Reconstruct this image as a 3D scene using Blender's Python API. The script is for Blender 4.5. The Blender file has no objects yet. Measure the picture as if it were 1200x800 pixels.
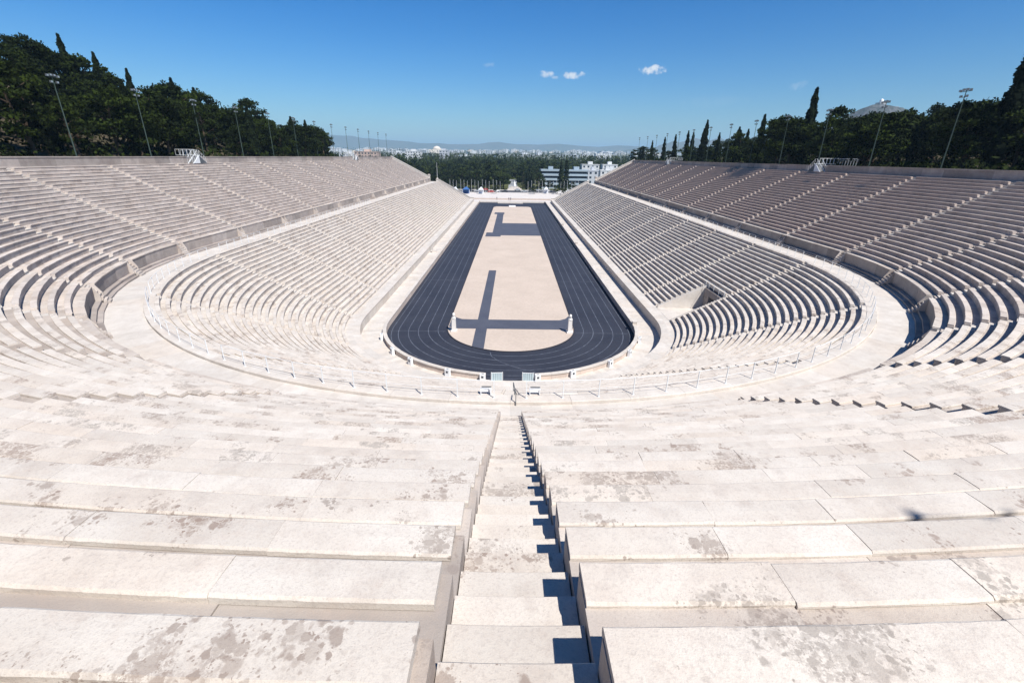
import bpy, math, random
from math import sin, cos, pi, radians as R
from mathutils import Matrix, Vector, noise as mnoise
random.seed(7)
S = bpy.context.scene
COL = S.collection

# ------------------------------------------------------------------ camera, world, sun, exposure
cd = bpy.data.cameras.new('camera'); cam = bpy.data.objects.new('camera', cd); COL.objects.link(cam)
S.camera = cam
cd.sensor_width = 36; cd.lens = 539.15 / 1200 * 36; cd.clip_start = .1; cd.clip_end = 60000
cam.matrix_world = (Matrix.Translation((-.022, -60.827, 22.279)) @ Matrix.Rotation(R(-.2), 4, 'Z')
                    @ Matrix.Rotation(R(90 - 21.868), 4, 'X') @ Matrix.Rotation(R(.808), 4, 'Z'))
SUN_EL = R(53.7)
SUN_DIR = Vector((.61 * cos(SUN_EL) / math.hypot(.61, .79), -.79 * cos(SUN_EL) / math.hypot(.61, .79), sin(SUN_EL)))
w = bpy.data.worlds.new('World'); S.world = w; w.use_nodes = True
nt = w.node_tree; nt.nodes.clear()
def wn(t, **k):
    n = nt.nodes.new(t)
    for a, b in k.items(): setattr(n, a, b)
    return n
sky = wn('ShaderNodeTexSky', sky_type='NISHITA', sun_disc=False, sun_elevation=SUN_EL,
         sun_rotation=math.atan2(SUN_DIR.x, SUN_DIR.y), altitude=100, air_density=1.0, dust_density=.35, ozone_density=2.0)
gm = wn('ShaderNodeGamma'); gm.inputs[1].default_value = 1.5; nt.links.new(sky.outputs[0], gm.inputs[0])
hs = wn('ShaderNodeHueSaturation'); hs.inputs['Saturation'].default_value = 1.0; hs.inputs['Value'].default_value = .3
tn_ = wn('ShaderNodeMixRGB', blend_type='MULTIPLY'); tn_.inputs[0].default_value = 1; 
tc0 = wn('ShaderNodeTexCoord'); sz0 = wn('ShaderNodeSeparateXYZ'); nt.links.new(tc0.outputs['Generated'], sz0.inputs[0])
mr0 = wn('ShaderNodeMapRange', interpolation_type='SMOOTHSTEP'); nt.links.new(sz0.outputs[2], mr0.inputs[0]); mr0.inputs[1].default_value = -.01; mr0.inputs[2].default_value = .29
rc0 = wn('ShaderNodeMixRGB'); nt.links.new(mr0.outputs[0], rc0.inputs[0]); rc0.inputs[1].default_value = (.62, .76, .84, 1); rc0.inputs[2].default_value = (.008, .68, 1.12, 1)
nt.links.new(rc0.outputs[0], tn_.inputs[2])
nt.links.new(gm.outputs[0], tn_.inputs[1]); nt.links.new(tn_.outputs[0], hs.inputs['Color'])
col = hs.outputs[0]
# small puffs of cumulus in the sky: soft blobs round fixed directions, broken up by noise
tc = wn('ShaderNodeTexCoord')
nz = wn('ShaderNodeTexNoise'); nz.inputs['Scale'].default_value = 85; nz.inputs['Detail'].default_value = 5
nt.links.new(tc.outputs['Generated'], nz.inputs['Vector'])
CLOUDS = [(641, 87, 9, 4, .75), (672, 88.5, 13, 4.5, .9), (766, 82, 18, 5, 1.0), (650, 91, 5, 2, .4), (574, 76, 9, 3, .22), (936, 101, 8, 4, .2), (942, 98, 4, 3, .12), (758, 84, 10, 3, .7), (840, 120, 40, 6, .05)]
M3 = cam.matrix_world.to_3x3()
def math_node(op, a, b=None, clamp=False):
    n = wn('ShaderNodeMath', operation=op); n.use_clamp = clamp
    for i, v in enumerate((a, b)):
        if v is None: continue
        if isinstance(v, (int, float)): n.inputs[i].default_value = v
        else: nt.links.new(v, n.inputs[i])
    return n.outputs[0]
tot = None
for (px, py, wx, wy, amt) in CLOUDS:
    d = (M3 @ Vector((px - 600, -(py - 400), -539.15))).normalized()
    rt = d.cross(Vector((0, 0, 1))).normalized(); up = rt.cross(d)
    def dot(v, off):
        n = wn('ShaderNodeVectorMath', operation='DOT_PRODUCT'); nt.links.new(tc.outputs['Generated'], n.inputs[0]); n.inputs[1].default_value = v
        return n.outputs['Value']
    k = 1 / 640
    a = math_node('MULTIPLY', dot(rt, 0), 1 / (wx * k)); b = math_node('MULTIPLY', math_node('SUBTRACT', dot(up, 0), 0.0), 1 / (wy * k))
    f = dot(d, 0)
    r2 = math_node('ADD', math_node('MULTIPLY', a, a), math_node('MULTIPLY', b, b))
    n1 = math_node('MULTIPLY', math_node('SUBTRACT', nz.outputs['Fac'], .5), 4.5)
    v = math_node('SUBTRACT', 1.0, math_node('ADD', r2, n1), clamp=True)
    v = math_node('MULTIPLY', math_node('MULTIPLY', v, math_node('GREATER_THAN', f, 0.0)), amt)
    tot = v if tot is None else math_node('MAXIMUM', tot, v)
mx = wn('ShaderNodeMixRGB'); nt.links.new(tot, mx.inputs[0]); nt.links.new(col, mx.inputs[1]); mx.inputs[2].default_value = (5.5, 5.8, 6.2, 1)
bg = wn('ShaderNodeBackground'); bg.inputs[1].default_value = .1; nt.links.new(mx.outputs[0], bg.inputs[0])
wo = wn('ShaderNodeOutputWorld'); nt.links.new(bg.outputs[0], wo.inputs[0])
sl = bpy.data.lights.new('sun', 'SUN'); sl.energy = 4.6; sl.angle = R(.53); sl.color = (1, .955, .885)
sun = bpy.data.objects.new('sun', sl); COL.objects.link(sun); sun.rotation_euler = SUN_DIR.to_track_quat('Z', 'Y').to_euler()
S.view_settings.view_transform = 'Standard'; S.view_settings.look = 'None'; S.view_settings.exposure = .66; S.view_settings.gamma = 1

# ------------------------------------------------------------------ materials
MATS = {}
def mat(name, color, rough=.8, spec=.3, metal=0, build=None):
    m = bpy.data.materials.new(name); m.use_nodes = True; t = m.node_tree
    b = t.nodes['Principled BSDF']; b.inputs['Base Color'].default_value = (*color, 1); b.inputs['Roughness'].default_value = rough
    b.inputs['Specular IOR Level'].default_value = spec; b.inputs['Metallic'].default_value = metal
    if build: build(t, b)
    MATS[name] = m; return m
class NB:
    def __init__(s, t): s.t = t
    def n(s, ty, **k):
        n = s.t.nodes.new(ty)
        for a, b in k.items(): setattr(n, a, b)
        return n
    def l(s, a, b): s.t.links.new(a, b)
    def m(s, op, a, b=None, c=None, clamp=False):
        n = s.n('ShaderNodeMath', operation=op, use_clamp=clamp)
        for i, v in enumerate((a, b, c)):
            if v is None: continue
            if isinstance(v, (int, float)): n.inputs[i].default_value = v
            else: s.l(v, n.inputs[i])
        return n.outputs[0]
    def noise(s, vec, scale, detail=3, rough=.55, out='Fac'):
        n = s.n('ShaderNodeTexNoise'); n.inputs['Scale'].default_value = scale; n.inputs['Detail'].default_value = detail
        n.inputs['Roughness'].default_value = rough; s.l(vec, n.inputs['Vector']); return n.outputs[out]
    def ramp(s, f, lo, hi, clamp=True):
        n = s.n('ShaderNodeMapRange', clamp=clamp); s.l(f, n.inputs[0]); n.inputs[1].default_value = lo; n.inputs[2].default_value = hi; return n.outputs[0]
    def mix(s, f, a, b, mode='MIX'):
        n = s.n('ShaderNodeMixRGB', blend_type=mode)
        for i, v in enumerate((f, a, b)):
            if isinstance(v, (int, float)): n.inputs[i].default_value = v
            elif isinstance(v, tuple): n.inputs[i].default_value = (*v, 1)
            else: s.l(v, n.inputs[i])
        return n.outputs[0]
def marble(c1, c2, lich=1.0, spots=(.2, .155, .14), bump=.35, dirt=.5, rnd=.22, browning=0):
    def f(t, b):
        N = NB(t); geo = N.n('ShaderNodeNewGeometry'); P = geo.outputs['Position']
        at = N.n('ShaderNodeAttribute', attribute_name='tint'); oi = N.n('ShaderNodeObjectInfo')
        h = N.m('FRACT', N.m('ADD', N.m('MULTIPLY', at.outputs['Fac'], 7.31), N.m('MULTIPLY', oi.outputs['Random'], 5.7)))
        h2 = N.m('FRACT', N.m('MULTIPLY', h, 13.7))
        big = N.noise(P, .9, 4, .6)
        c = N.mix(N.ramp(big, .35, .68), c1, c2)
        # each block its own shade: value and a warm/cool lean
        c = N.mix(1.0, c, N.mix(h, (1 - rnd, 1 - rnd, 1 - rnd), (1 + rnd * .3, 1 + rnd * .3, 1 + rnd * .3)), 'MULTIPLY')
        c = N.mix(N.m('MULTIPLY', N.m('POWER', h2, 3.0), .35), c, (c1[0] * .95, c1[1] * .85, c1[2] * .76))
        if browning:      # browner tone out along the straights, stronger on the right stand
            sx = N.n('ShaderNodeSeparateXYZ'); N.l(P, sx.inputs[0])
            a = N.m('MULTIPLY', N.ramp(N.m('ADD', sx.outputs[1], N.m('MULTIPLY', N.noise(P, .08, 3), 30)), -22, 28), N.ramp(sx.outputs[0], -40, 40))
            a = N.m('ADD', N.m('MULTIPLY', a, .5), N.m('MULTIPLY', N.ramp(sx.outputs[1], -30, 30), .17))
            c = N.mix(N.m('MULTIPLY', a, N.m('ADD', .8, N.m('MULTIPLY', h, .25))), c, (.36, .265, .225))
        # grime in soft patches
        g = N.ramp(N.noise(P, 2.7, 6, .7), .52, .8)
        c = N.mix(N.m('MULTIPLY', g, dirt), c, (.33, .28, .25))
        fine = N.noise(P, 38, 4, .65)
        c = N.mix(N.m('MULTIPLY', N.ramp(fine, .5, .75), .45), c, (.3, .26, .24))
        c = N.mix(N.m('MULTIPLY', N.ramp(N.noise(P, 140, 2), .6, .72), .4), c, (.22, .19, .18))
        c = N.mix(N.m('MULTIPLY', N.ramp(N.noise(P, 5.5, 5, .75), .5, .7), .22), c, (.42, .33, .28))
        if lich:
            cn = N.m('ADD', N.noise(P, .95, 5, .62), N.m('MULTIPLY', N.m('SUBTRACT', h2, .5), .06))
            clus = N.ramp(cn, .49, .61)
            wob = N.n('ShaderNodeVectorMath', operation='ADD'); nn = N.n('ShaderNodeTexNoise'); nn.inputs['Scale'].default_value = 34; nn.inputs['Detail'].default_value = 4; N.l(P, nn.inputs['Vector'])
            sc = N.n('ShaderNodeVectorMath', operation='SCALE'); N.l(nn.outputs['Color'], sc.inputs[0]); sc.inputs['Scale'].default_value = .05
            N.l(P, wob.inputs[0]); N.l(sc.outputs[0], wob.inputs[1])
            m = None
            for scl, thr, op in ((9, .95, .85), (19, .95, .95), (40, .8, 1.0)):
                v = N.n('ShaderNodeTexVoronoi'); v.inputs['Scale'].default_value = scl; N.l(wob.outputs[0], v.inputs['Vector'])
                sp = N.n('ShaderNodeSeparateColor'); N.l(v.outputs['Color'], sp.inputs[0])
                rad = N.m('MULTIPLY', N.m('POWER', sp.outputs[0], 1.6), N.m('MULTIPLY', clus, thr))
                e = N.m('MULTIPLY', N.ramp(N.m('SUBTRACT', rad, v.outputs['Distance']), -.02, .16), N.m('MULTIPLY', N.m('ADD', .45, N.m('MULTIPLY', sp.outputs[1], .55)), op))
                m = e if m is None else N.m('MAXIMUM', m, e)
            mott = N.m('MULTIPLY', N.m('MULTIPLY', N.ramp(N.noise(P, 22, 6, .78), .46, .56), N.ramp(cn, .57, .65)), .85)
            m = N.m('MAXIMUM', m, mott)
            c = N.mix(N.m('MULTIPLY', m, .85 * lich), c, N.mix(h, spots, (.26, .235, .21)))
        N.l(c, b.inputs['Base Color'])
        bp = N.n('ShaderNodeBump'); bp.inputs['Strength'].default_value = bump; bp.inputs['Distance'].default_value = .008
        N.l(N.m('ADD', fine, N.m('MULTIPLY', N.noise(P, 90, 3), .8)), bp.inputs['Height']); N.l(bp.outputs[0], b.inputs['Normal'])
    return f
mat('marble', (.6, .58, .55), .75, .2, build=marble((.625, .58, .525), (.535, .48, .425), .95, rnd=.11, spots=(.21, .145, .115)))
mat('marble_clean', (.72, .7, .67), .7, .25, build=marble((.62, .58, .53), (.54, .495, .445), .25, dirt=.3, rnd=.12))
mat('marble_worn', (.6, .55, .5), .85, .2, build=marble((.56, .51, .46), (.46, .4, .355), 1.0, dirt=.6, rnd=.2))
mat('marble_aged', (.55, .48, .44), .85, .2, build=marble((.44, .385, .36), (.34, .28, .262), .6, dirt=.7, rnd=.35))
mat('marble_upper', (.6, .58, .55), .8, .2, build=marble((.60, .545, .495), (.51, .445, .395), .8, rnd=.24, dirt=.45, browning=1))
mat('marble_shaded', (.35, .3, .27), .85, .2, build=marble((.45, .4, .36), (.35, .305, .275), .6, dirt=.6, rnd=.2))  # darker stone: shade of the near-left foot courses put into the colour
mat('marble_white', (.75, .75, .74), .6, .3, build=marble((.78, .77, .75), (.7, .69, .67), .1, dirt=.15, rnd=.05))
mat('wall_stone', (.45, .4, .36), .85, .2, build=marble((.42, .375, .34), (.31, .27, .25), .6, dirt=.8, rnd=.35))
mat('beige_stone', (.6, .5, .42), .85, .2, build=marble((.6, .51, .45), (.54, .45, .39), .15, dirt=.3, rnd=.15))
def two(c1, c2, s1, bump=0, s2=None, detail=6, lo=.35, hi=.65, rnd=0):
    def f(t, b):
        N = NB(t); P = N.n('ShaderNodeNewGeometry').outputs['Position']
        a = N.noise(P, s1, detail, .65)
        if s2: a = N.m('ADD', N.m('MULTIPLY', a, .6), N.m('MULTIPLY', N.noise(P, s2, 3), .4))
        c = N.mix(N.ramp(a, lo, hi), c1, c2)
        if rnd:
            oi = N.n('ShaderNodeObjectInfo'); c = N.mix(1.0, c, N.mix(oi.outputs['Random'], (1 - rnd,) * 3, (1 + rnd,) * 3), 'MULTIPLY')
        N.l(c, b.inputs['Base Color'])
        if bump:
            bp = N.n('ShaderNodeBump'); bp.inputs['Strength'].default_value = bump; bp.inputs['Distance'].default_value = .03
            N.l(a, bp.inputs['Height']); N.l(bp.outputs[0], b.inputs['Normal'])
    return f
mat('track', (.03, .035, .055), .7, .25, build=two((.020, .023, .036), (.04, .044, .06), .14, .1, 30))
mat('track_path', (.07, .08, .1), .7, .3, build=two((.055, .062, .088), (.085, .092, .12), .3, 0, 20))
mat('lane_white', (.45, .47, .52), .7, build=two((.06, .07, .1), (.18, .2, .24), 1.3))
mat('kerb_dark', (.03, .03, .04), .6)
mat('sand', (.55, .45, .37), .95, .1, build=two((.53, .445, .378), (.435, .362, .305), .16, .1, 2.2))
mat('paving', (.6, .56, .52), .85, .2, build=two((.62, .58, .55), (.5, .46, .43), .3, .1, 6))
mat('white_paint', (.78, .79, .8), .5)
mat('metal_grey', (.68, .7, .71), .5, .4); mat('avenue', (.3, .31, .32), .9)
mat('pole_paint', (.05, .075, .065), .7, .2)
mat('lamp_glass', (.25, .3, .33), .25, .5)
mat('lamp_body', (.09, .1, .11), .6)
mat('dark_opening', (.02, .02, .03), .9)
mat('glass_panel', (.42, .52, .56), .15, .6)
mat('window_dark', (.03, .045, .065), .2, .5)
mat('asphalt', (.06, .062, .07), .9, build=two((.05, .052, .06), (.085, .088, .095), .2))
mat('earth', (.2, .15, .11), 1, .1, build=two((.13, .10, .075), (.035, .04, .02), .08, .3, 1.2))
mat('grass', (.07, .09, .03), 1, .1, build=two((.05, .075, .025), (.12, .11, .05), .01, .0, .3))
mat('city_ground', (.2, .2, .19), 1, .1, build=two((.05, .075, .03), (.28, .27, .25), .004, 0, .03))
mat('mountain', (.1, .12, .1), 1, .1, build=two((.07, .09, .07), (.13, .125, .10), .0012, 0, .006))
mat('rock', (.35, .33, .31), 1, .1, build=two((.12, .12, .125), (.035, .045, .035), .05, 0, .2, lo=.42, hi=.58))
for nm, c in (('plaster_white', (.6, .61, .61)), ('plaster_cream', (.72, .64, .54)), ('plaster_pink', (.5, .38, .32)), ('plaster_grey', (.5, .52, .55)), ('concrete_white', (.33, .4, .45))):
    mat(nm, c, .85, .2, build=two(tuple(x * .92 for x in c), c, .2, 0, None, rnd=.12))
mat('roof_tile', (.45, .2, .12), .9)
mat('tent_white', (.6, .63, .68), .6); mat('tent_blue', (.03, .1, .28), .6)
mat('bark', (.09, .065, .05), 1, .1, build=two((.1, .07, .05), (.05, .04, .03), 3, .4))
def foliage(c1, c2, rnd=.35):
    def f(t, b):
        N = NB(t); P = N.n('ShaderNodeNewGeometry').outputs['Position']; oi = N.n('ShaderNodeObjectInfo')
        at = N.n('ShaderNodeAttribute', attribute_name='tint')
        k = N.m('ADD', N.m('MULTIPLY', N.noise(P, .45, 3), .6), N.m('MULTIPLY', at.outputs['Fac'], .4))
        c = N.mix(N.ramp(k, .3, .7), c1, c2)
        c = N.mix(1.0, c, N.mix(oi.outputs['Random'], (1 - rnd, 1 - rnd, 1 - rnd * .8), (1 + rnd, 1 + rnd * .9, 1.0)), 'MULTIPLY')
        N.l(c, b.inputs['Base Color'])
        b.inputs['Subsurface Weight'].default_value = 0
    return f
mat('pine_leaves', (.03, .05, .012), .9, .1, build=foliage((.005, .009, .003), (.028, .043, .007)))
mat('cypress_leaves', (.015, .026, .012), .9, .1, build=foliage((.004, .008, .004), (.013, .02, .008)))
mat('park_leaves', (.03, .05, .02), .9, .1, build=foliage((.010, .019, .007), (.042, .056, .016)))
for nm, c in (('car_white', (.75, .75, .75)), ('car_dark', (.03, .035, .05)), ('car_red', (.4, .05, .04)), ('car_silver', (.35, .37, .4))): mat(nm, c, .3, .5)
mat('tyre', (.02, .02, .02), .8)
mat('skin', (.45, .28, .2), .6); mat('cloth_dark', (.04, .045, .07), .9); mat('cloth_white', (.7, .7, .72), .9)

# ------------------------------------------------------------------ mesh helpers
class MB:
    def __init__(s): s.v = []; s.f = []; s.t = []
    def add(s, vs, fs, tint=0.0):
        o = len(s.v); s.v += [tuple(x) for x in vs]; s.f += [tuple(i + o for i in f) for f in fs]; s.t += [tint] * len(fs); return s
    def box(s, x0, x1, y0, y1, z0, z1, tint=0.0):
        vs = [(x, y, z) for z in (z0, z1) for (x, y) in ((x0, y0), (x1, y0), (x1, y1), (x0, y1))]
        return s.add(vs, [(3, 2, 1, 0), (4, 5, 6, 7), (0, 1, 5, 4), (1, 2, 6, 5), (2, 3, 7, 6), (3, 0, 4, 7)], tint)
    def sweep(s, prof, path, tint=0.0, caps=True):
        """prof: list of (dr, z); path: list of functions-like (ox,oy,dx,dy): point = (ox+dx*r, oy+dy*r)"""
        n = len(prof); vs = []
        for (ox, oy, dx, dy) in path:
            for (r, z) in prof: vs.append((ox + dx * r, oy + dy * r, z))
        fs = []
        for i in range(len(path) - 1):
            for j in range(n):
                a = i * n + j; b = i * n + (j + 1) % n; fs.append((a, b, b + n, a + n))
        if caps: fs.append(tuple(range(n - 1, -1, -1))); m = (len(path) - 1) * n; fs.append(tuple(range(m, m + n)))
        return s.add(vs, fs, tint)
    def tube(s, p0, p1, r0, r1=None, n=6, tint=0.0):
        r1 = r0 if r1 is None else r1
        p0 = Vector(p0); p1 = Vector(p1); d = (p1 - p0).normalized()
        a = d.orthogonal().normalized(); b = d.cross(a)
        vs = []
        for p, r in ((p0, r0), (p1, r1)):
            for i in range(n):
                t = 2 * pi * i / n; vs.append(p + a * (r * cos(t)) + b * (r * sin(t)))
        fs = [(i, (i + 1) % n, (i + 1) % n + n, i + n) for i in range(n)] + [tuple(range(n - 1, -1, -1)), tuple(range(n, 2 * n))]
        return s.add(vs, fs, tint)
    def lathe(s, prof, n=12, c=(0, 0), tint=0.0):
        vs = []
        for (r, z) in prof:
            for i in range(n): vs.append((c[0] + r * cos(2 * pi * i / n), c[1] + r * sin(2 * pi * i / n), z))
        fs = []
        for k in range(len(prof) - 1):
            for i in range(n): fs.append((k * n + i, k * n + (i + 1) % n, (k + 1) * n + (i + 1) % n, (k + 1) * n + i))
        fs += [tuple(range(n - 1, -1, -1)), tuple(range((len(prof) - 1) * n, len(prof) * n))]
        return s.add(vs, fs, tint)
    def mesh(s, name, m, smooth=False):
        me = bpy.data.meshes.new(name); me.from_pydata(s.v, [], s.f)
        a = me.attributes.new('tint', 'FLOAT', 'FACE'); a.data.foreach_set('value', s.t)
        me.materials.append(MATS[m])
        if smooth: me.polygons.foreach_set('use_smooth', [True] * len(me.polygons))
        me.update(); return me
    def obj(s, name, m, parent=None, loc=(0, 0, 0), rz=0, smooth=False):
        return link(name, s.mesh(name, m, smooth), parent, loc, rz)
def link(name, me, parent=None, loc=(0, 0, 0), rz=0):
    o = bpy.data.objects.new(name, me); COL.objects.link(o); o.location = loc; o.rotation_euler = (0, 0, rz)
    if parent: o.parent = parent
    return o
def tag(o, label, cat, group=None):
    o['label'] = label; o['category'] = cat
    if group: o['group'] = group
    return o
def thing(name, label, cat, loc=(0, 0, 0), rz=0, group=None):
    return tag(link(name, None, None, loc, rz), label, cat, group)
def struct(o, kind='structure'): o['kind'] = kind; return o
def stuff(o): o['kind'] = 'stuff'; return o
def copy_tree(o, loc, rz=0, label=None, parent=None):
    c = o.copy(); COL.objects.link(c)
    if parent is None:
        c.location = loc; c.rotation_euler = (0, 0, rz)
        if label: c['label'] = label
    else: c.parent = parent
    for ch in o.children: copy_tree(ch, None, parent=c)
    return c

# ------------------------------------------------------------------ stadium dimensions (metres; origin = centre of the curved end, y along the track)
A0, DA, NST = -2.5, 14.65, 13          # stairways of the straights
PH0, DPH = 2.4, 14.6                   # first stairway of the curve (degrees below the x axis) and spacing
YEND = 189.5
GATE_OFF, BORD = .503, .42             # slab ends / step half-width
UP = dict(r0=43.11, t=.759, z0=11.94, rise=.379, n=23, c=.12, w=.35)
LO = dict(r0=21.9, t=.70, z0=1.954, rise=.354, n=24, c=.10, w=.34)
TIERS = {'upper': UP, 'lower': LO}
RIM_IN, RIM_OUT, RIM_Z = 60.95, 61.5, 21.5
DZ_WALL, DZ_FLOOR = 42.5, 9.9

def path_curve(off, r, a0, a1, t0, t1, seg):
    """canonical curve wedge from angle a0 to a1 (degrees, going clockwise from +x), ends trimmed by off metres at radius r"""
    d = math.degrees(off / r); out = []
    for i in range(seg + 1):
        t = t0 + (t1 - t0) * i / seg
        a = R(-(a0 + d + (a1 - a0 - 2 * d) * t)); out.append((0, 0, cos(a), sin(a)))
    return out
def path_straight(off, r, L, t0, t1, seg):
    out = []
    for i in range(seg + 1):
        t = t0 + (t1 - t0) * i / seg; out.append((0, -(off + (L - 2 * off) * (1 - t)) + L if False else off + (L - 2 * off) * t, 1, 0))
    return out[::-1] if False else out
def path_first(off, r, t0, t1, seg, mirror=1, cut=0.0):
    """wedge 0: short arc of PH0 degrees then a straight to A0+DA"""
    la = R(PH0) * r; tot = la + (A0 + DA); out = []
    lo = max(off, cut)
    for i in range(seg + 1):
        t = t0 + (t1 - t0) * i / seg; s = lo + (tot - off - lo) * t
        if s < la: a = -(la - s) / r; out.append((0, 0, cos(a) * mirror, sin(a)))
        else: out.append((0, s - la, mirror, 0))
    return out
def shift(path, b):
    return [(ox - b[0], oy - b[1], dx, dy) for (ox, oy, dx, dy) in path]
def slab_profile(T, r, z, jr=0, jz=0):
    r = r + jr; w = T['w']; c = T['c']
    return [(r + .045, z - c), (r + .045, z - .085), (r, z - .06 + jz), (r, z - .014 + jz), (r + .014, z + jz), (r + w - .014, z + jz), (r + w, z - .014 + jz), (r + w, z - c)]
def base_profile(T, r, z, last=False):
    c = T['c']; e = T['t'] + .06
    return [(r + .047, z - c - T['rise'] - .1), (r + .047, z - c - .002), (r + e, z - c - .002), (r + e, z - c - T['rise'] - .1)]
def row_mesh(T, k, pathf, b, nsl, seg, rng, name='seat_row', m='marble'):
    mb = MB(); r = T['r0'] + k * T['t']; z = T['z0'] + k * T['rise']
    cuts = [0]
    for i in range(nsl): cuts.append(cuts[-1] + rng.uniform(.75, 1.25))
    cuts = [c / cuts[-1] for c in cuts]
    L = 14
    for i in range(nsl):
        a, bb = cuts[i], cuts[i + 1]; g = .004 / L
        mb.sweep([(x, y - b[2]) for x, y in slab_profile(T, r, z, rng.uniform(-.012, .012), rng.uniform(-.006, .006))],
                 shift(pathf(GATE_OFF, r, a + g, bb - g, seg), b), rng.random())
    cuts2 = [0] + [min(.98, max(.02, c + rng.uniform(-.01, .01))) for c in cuts[1:-1]] + [1]
    for i in range(nsl):
        g = .003 / L
        mb.sweep([(x, y - b[2]) for x, y in base_profile(T, r, z + rng.uniform(-.004, .004))], shift(pathf(BORD, r, cuts2[i] + g, cuts2[i + 1] - g, seg), b), rng.random())
    return mb.mesh(name, m)

ORD = ['first', 'second', 'third', 'fourth', 'fifth', 'sixth', 'seventh', 'eighth', 'ninth', 'tenth', 'eleventh', 'twelfth', 'thirteenth', 'fourteenth']
def block_label(tier, side, kind, i):
    if kind == 'straight': return f'{ORD[i]} {tier} tier seating block of the {side} straight, counted from the curve'
    if tier == 'upper':
        return (f'large near {tier} seating block of stained slabs touching the central stairway, {side} of it' if i == 0 else
                f'{ORD[i]} curved {tier} tier seating block {side} of the central stairway')
    return f'{ORD[i]} curved lower tier seating block {side} of the central stairway, behind the railing'

# ---- seating blocks
def tier_blocks(tier):
    T = TIERS[tier]; rng = random.Random(11 if tier == 'upper' else 12)
    nvar = 3
    b = (T['r0'], 0, T['z0'] - .5)
    # straight rows: shared mesh per variant, moved per row
    m_st = {}
    for v in range(nvar):
        for mm in (('marble',) if tier == 'lower' else ('marble_upper',)):
            T0 = T; m_st[v, mm] = row_mesh(T0, 0, lambda off, r, a, c, s: path_straight(off, r, DA, a, c, 1), b, 8, 1, random.Random(v * 7 + 3), m=mm)
    for side in ('right', 'left'):
        for i in range(1, NST):
            y0 = A0 + i * DA
            if side == 'right': loc = (b[0], y0, b[2]); rz = 0
            else: loc = (-b[0], y0 + DA, b[2]); rz = pi
            t = thing('seating_block', block_label(tier, side, 'straight', i), 'seating', loc, rz, f'{tier} tier seating blocks')
            for k in range(T['n']):
                mm = 'marble' if tier == 'lower' else 'marble_upper'
                link('seat_row', m_st[rng.randrange(nvar), mm], t, (k * T['t'], 0, k * T['rise']))
    # first straight wedge (with the bend)
    for side, mir in (('right', 1), ('left', -1)):
        bb = (b[0] * mir, A0, b[2])
        t = thing('seating_block', block_label(tier, side, 'straight', 0), 'seating', bb, 0, f'{tier} tier seating blocks')
        for k in range(T['n']):
            cut = 0
            if tier == 'lower' and side == 'right' and k <= 9: cut = 6.9
            mm = 'marble' if tier == 'lower' else 'marble_upper'
            link('seat_row', row_mesh(T, k, lambda off, r, a, c, s: path_first(off, r, a, c, 3, mir, cut), bb, 8 if not cut else 4, 3, rng, m=mm), t)
    # curved blocks
    nw = 6 if tier == 'upper' else 3; dphi = 87.6 / nw
    near = 3 if tier == 'upper' else 0
    bc = (b[0] * cos(R(dphi / 2)), -b[0] * sin(R(dphi / 2)), b[2])
    ms = {}
    for k in range(T['n']):
        for mm in (('marble_upper',) if tier == 'upper' else ('marble',)):
            rr = T['r0'] + k * T['t']
            ms[k, mm] = row_mesh(T, k, lambda off, r, a, c, s: path_curve(off, r, 0, dphi, a, c, s), bc, max(6, round(rr * R(dphi) / 1.85)), 2 if tier == 'upper' else 3, random.Random(50 + k), m=mm)
    for side in ('left', 'right'):
        for i in range(nw):           # i counted from the central stairway
            a0 = 90 - dphi * (i + 1) if side == 'right' else 90 + dphi * i
            rot = -R(a0); c_, s_ = cos(rot), sin(rot)
            loc = (bc[0] * c_ - bc[1] * s_, bc[0] * s_ + bc[1] * c_, bc[2])
            t = thing('seating_block', block_label(tier, side, 'curve', i), 'seating', loc, rot, f'{tier} tier seating blocks')
            for k in range(T['n']):
                if i < near: near_row(T, k, t, bc, dphi, random.Random(1000 + i * 100 + k + (5000 if side == 'left' else 0)), side == 'left')
                else: link('seat_row', ms[k, 'marble' if tier == 'lower' else 'marble_upper'], t)

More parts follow.
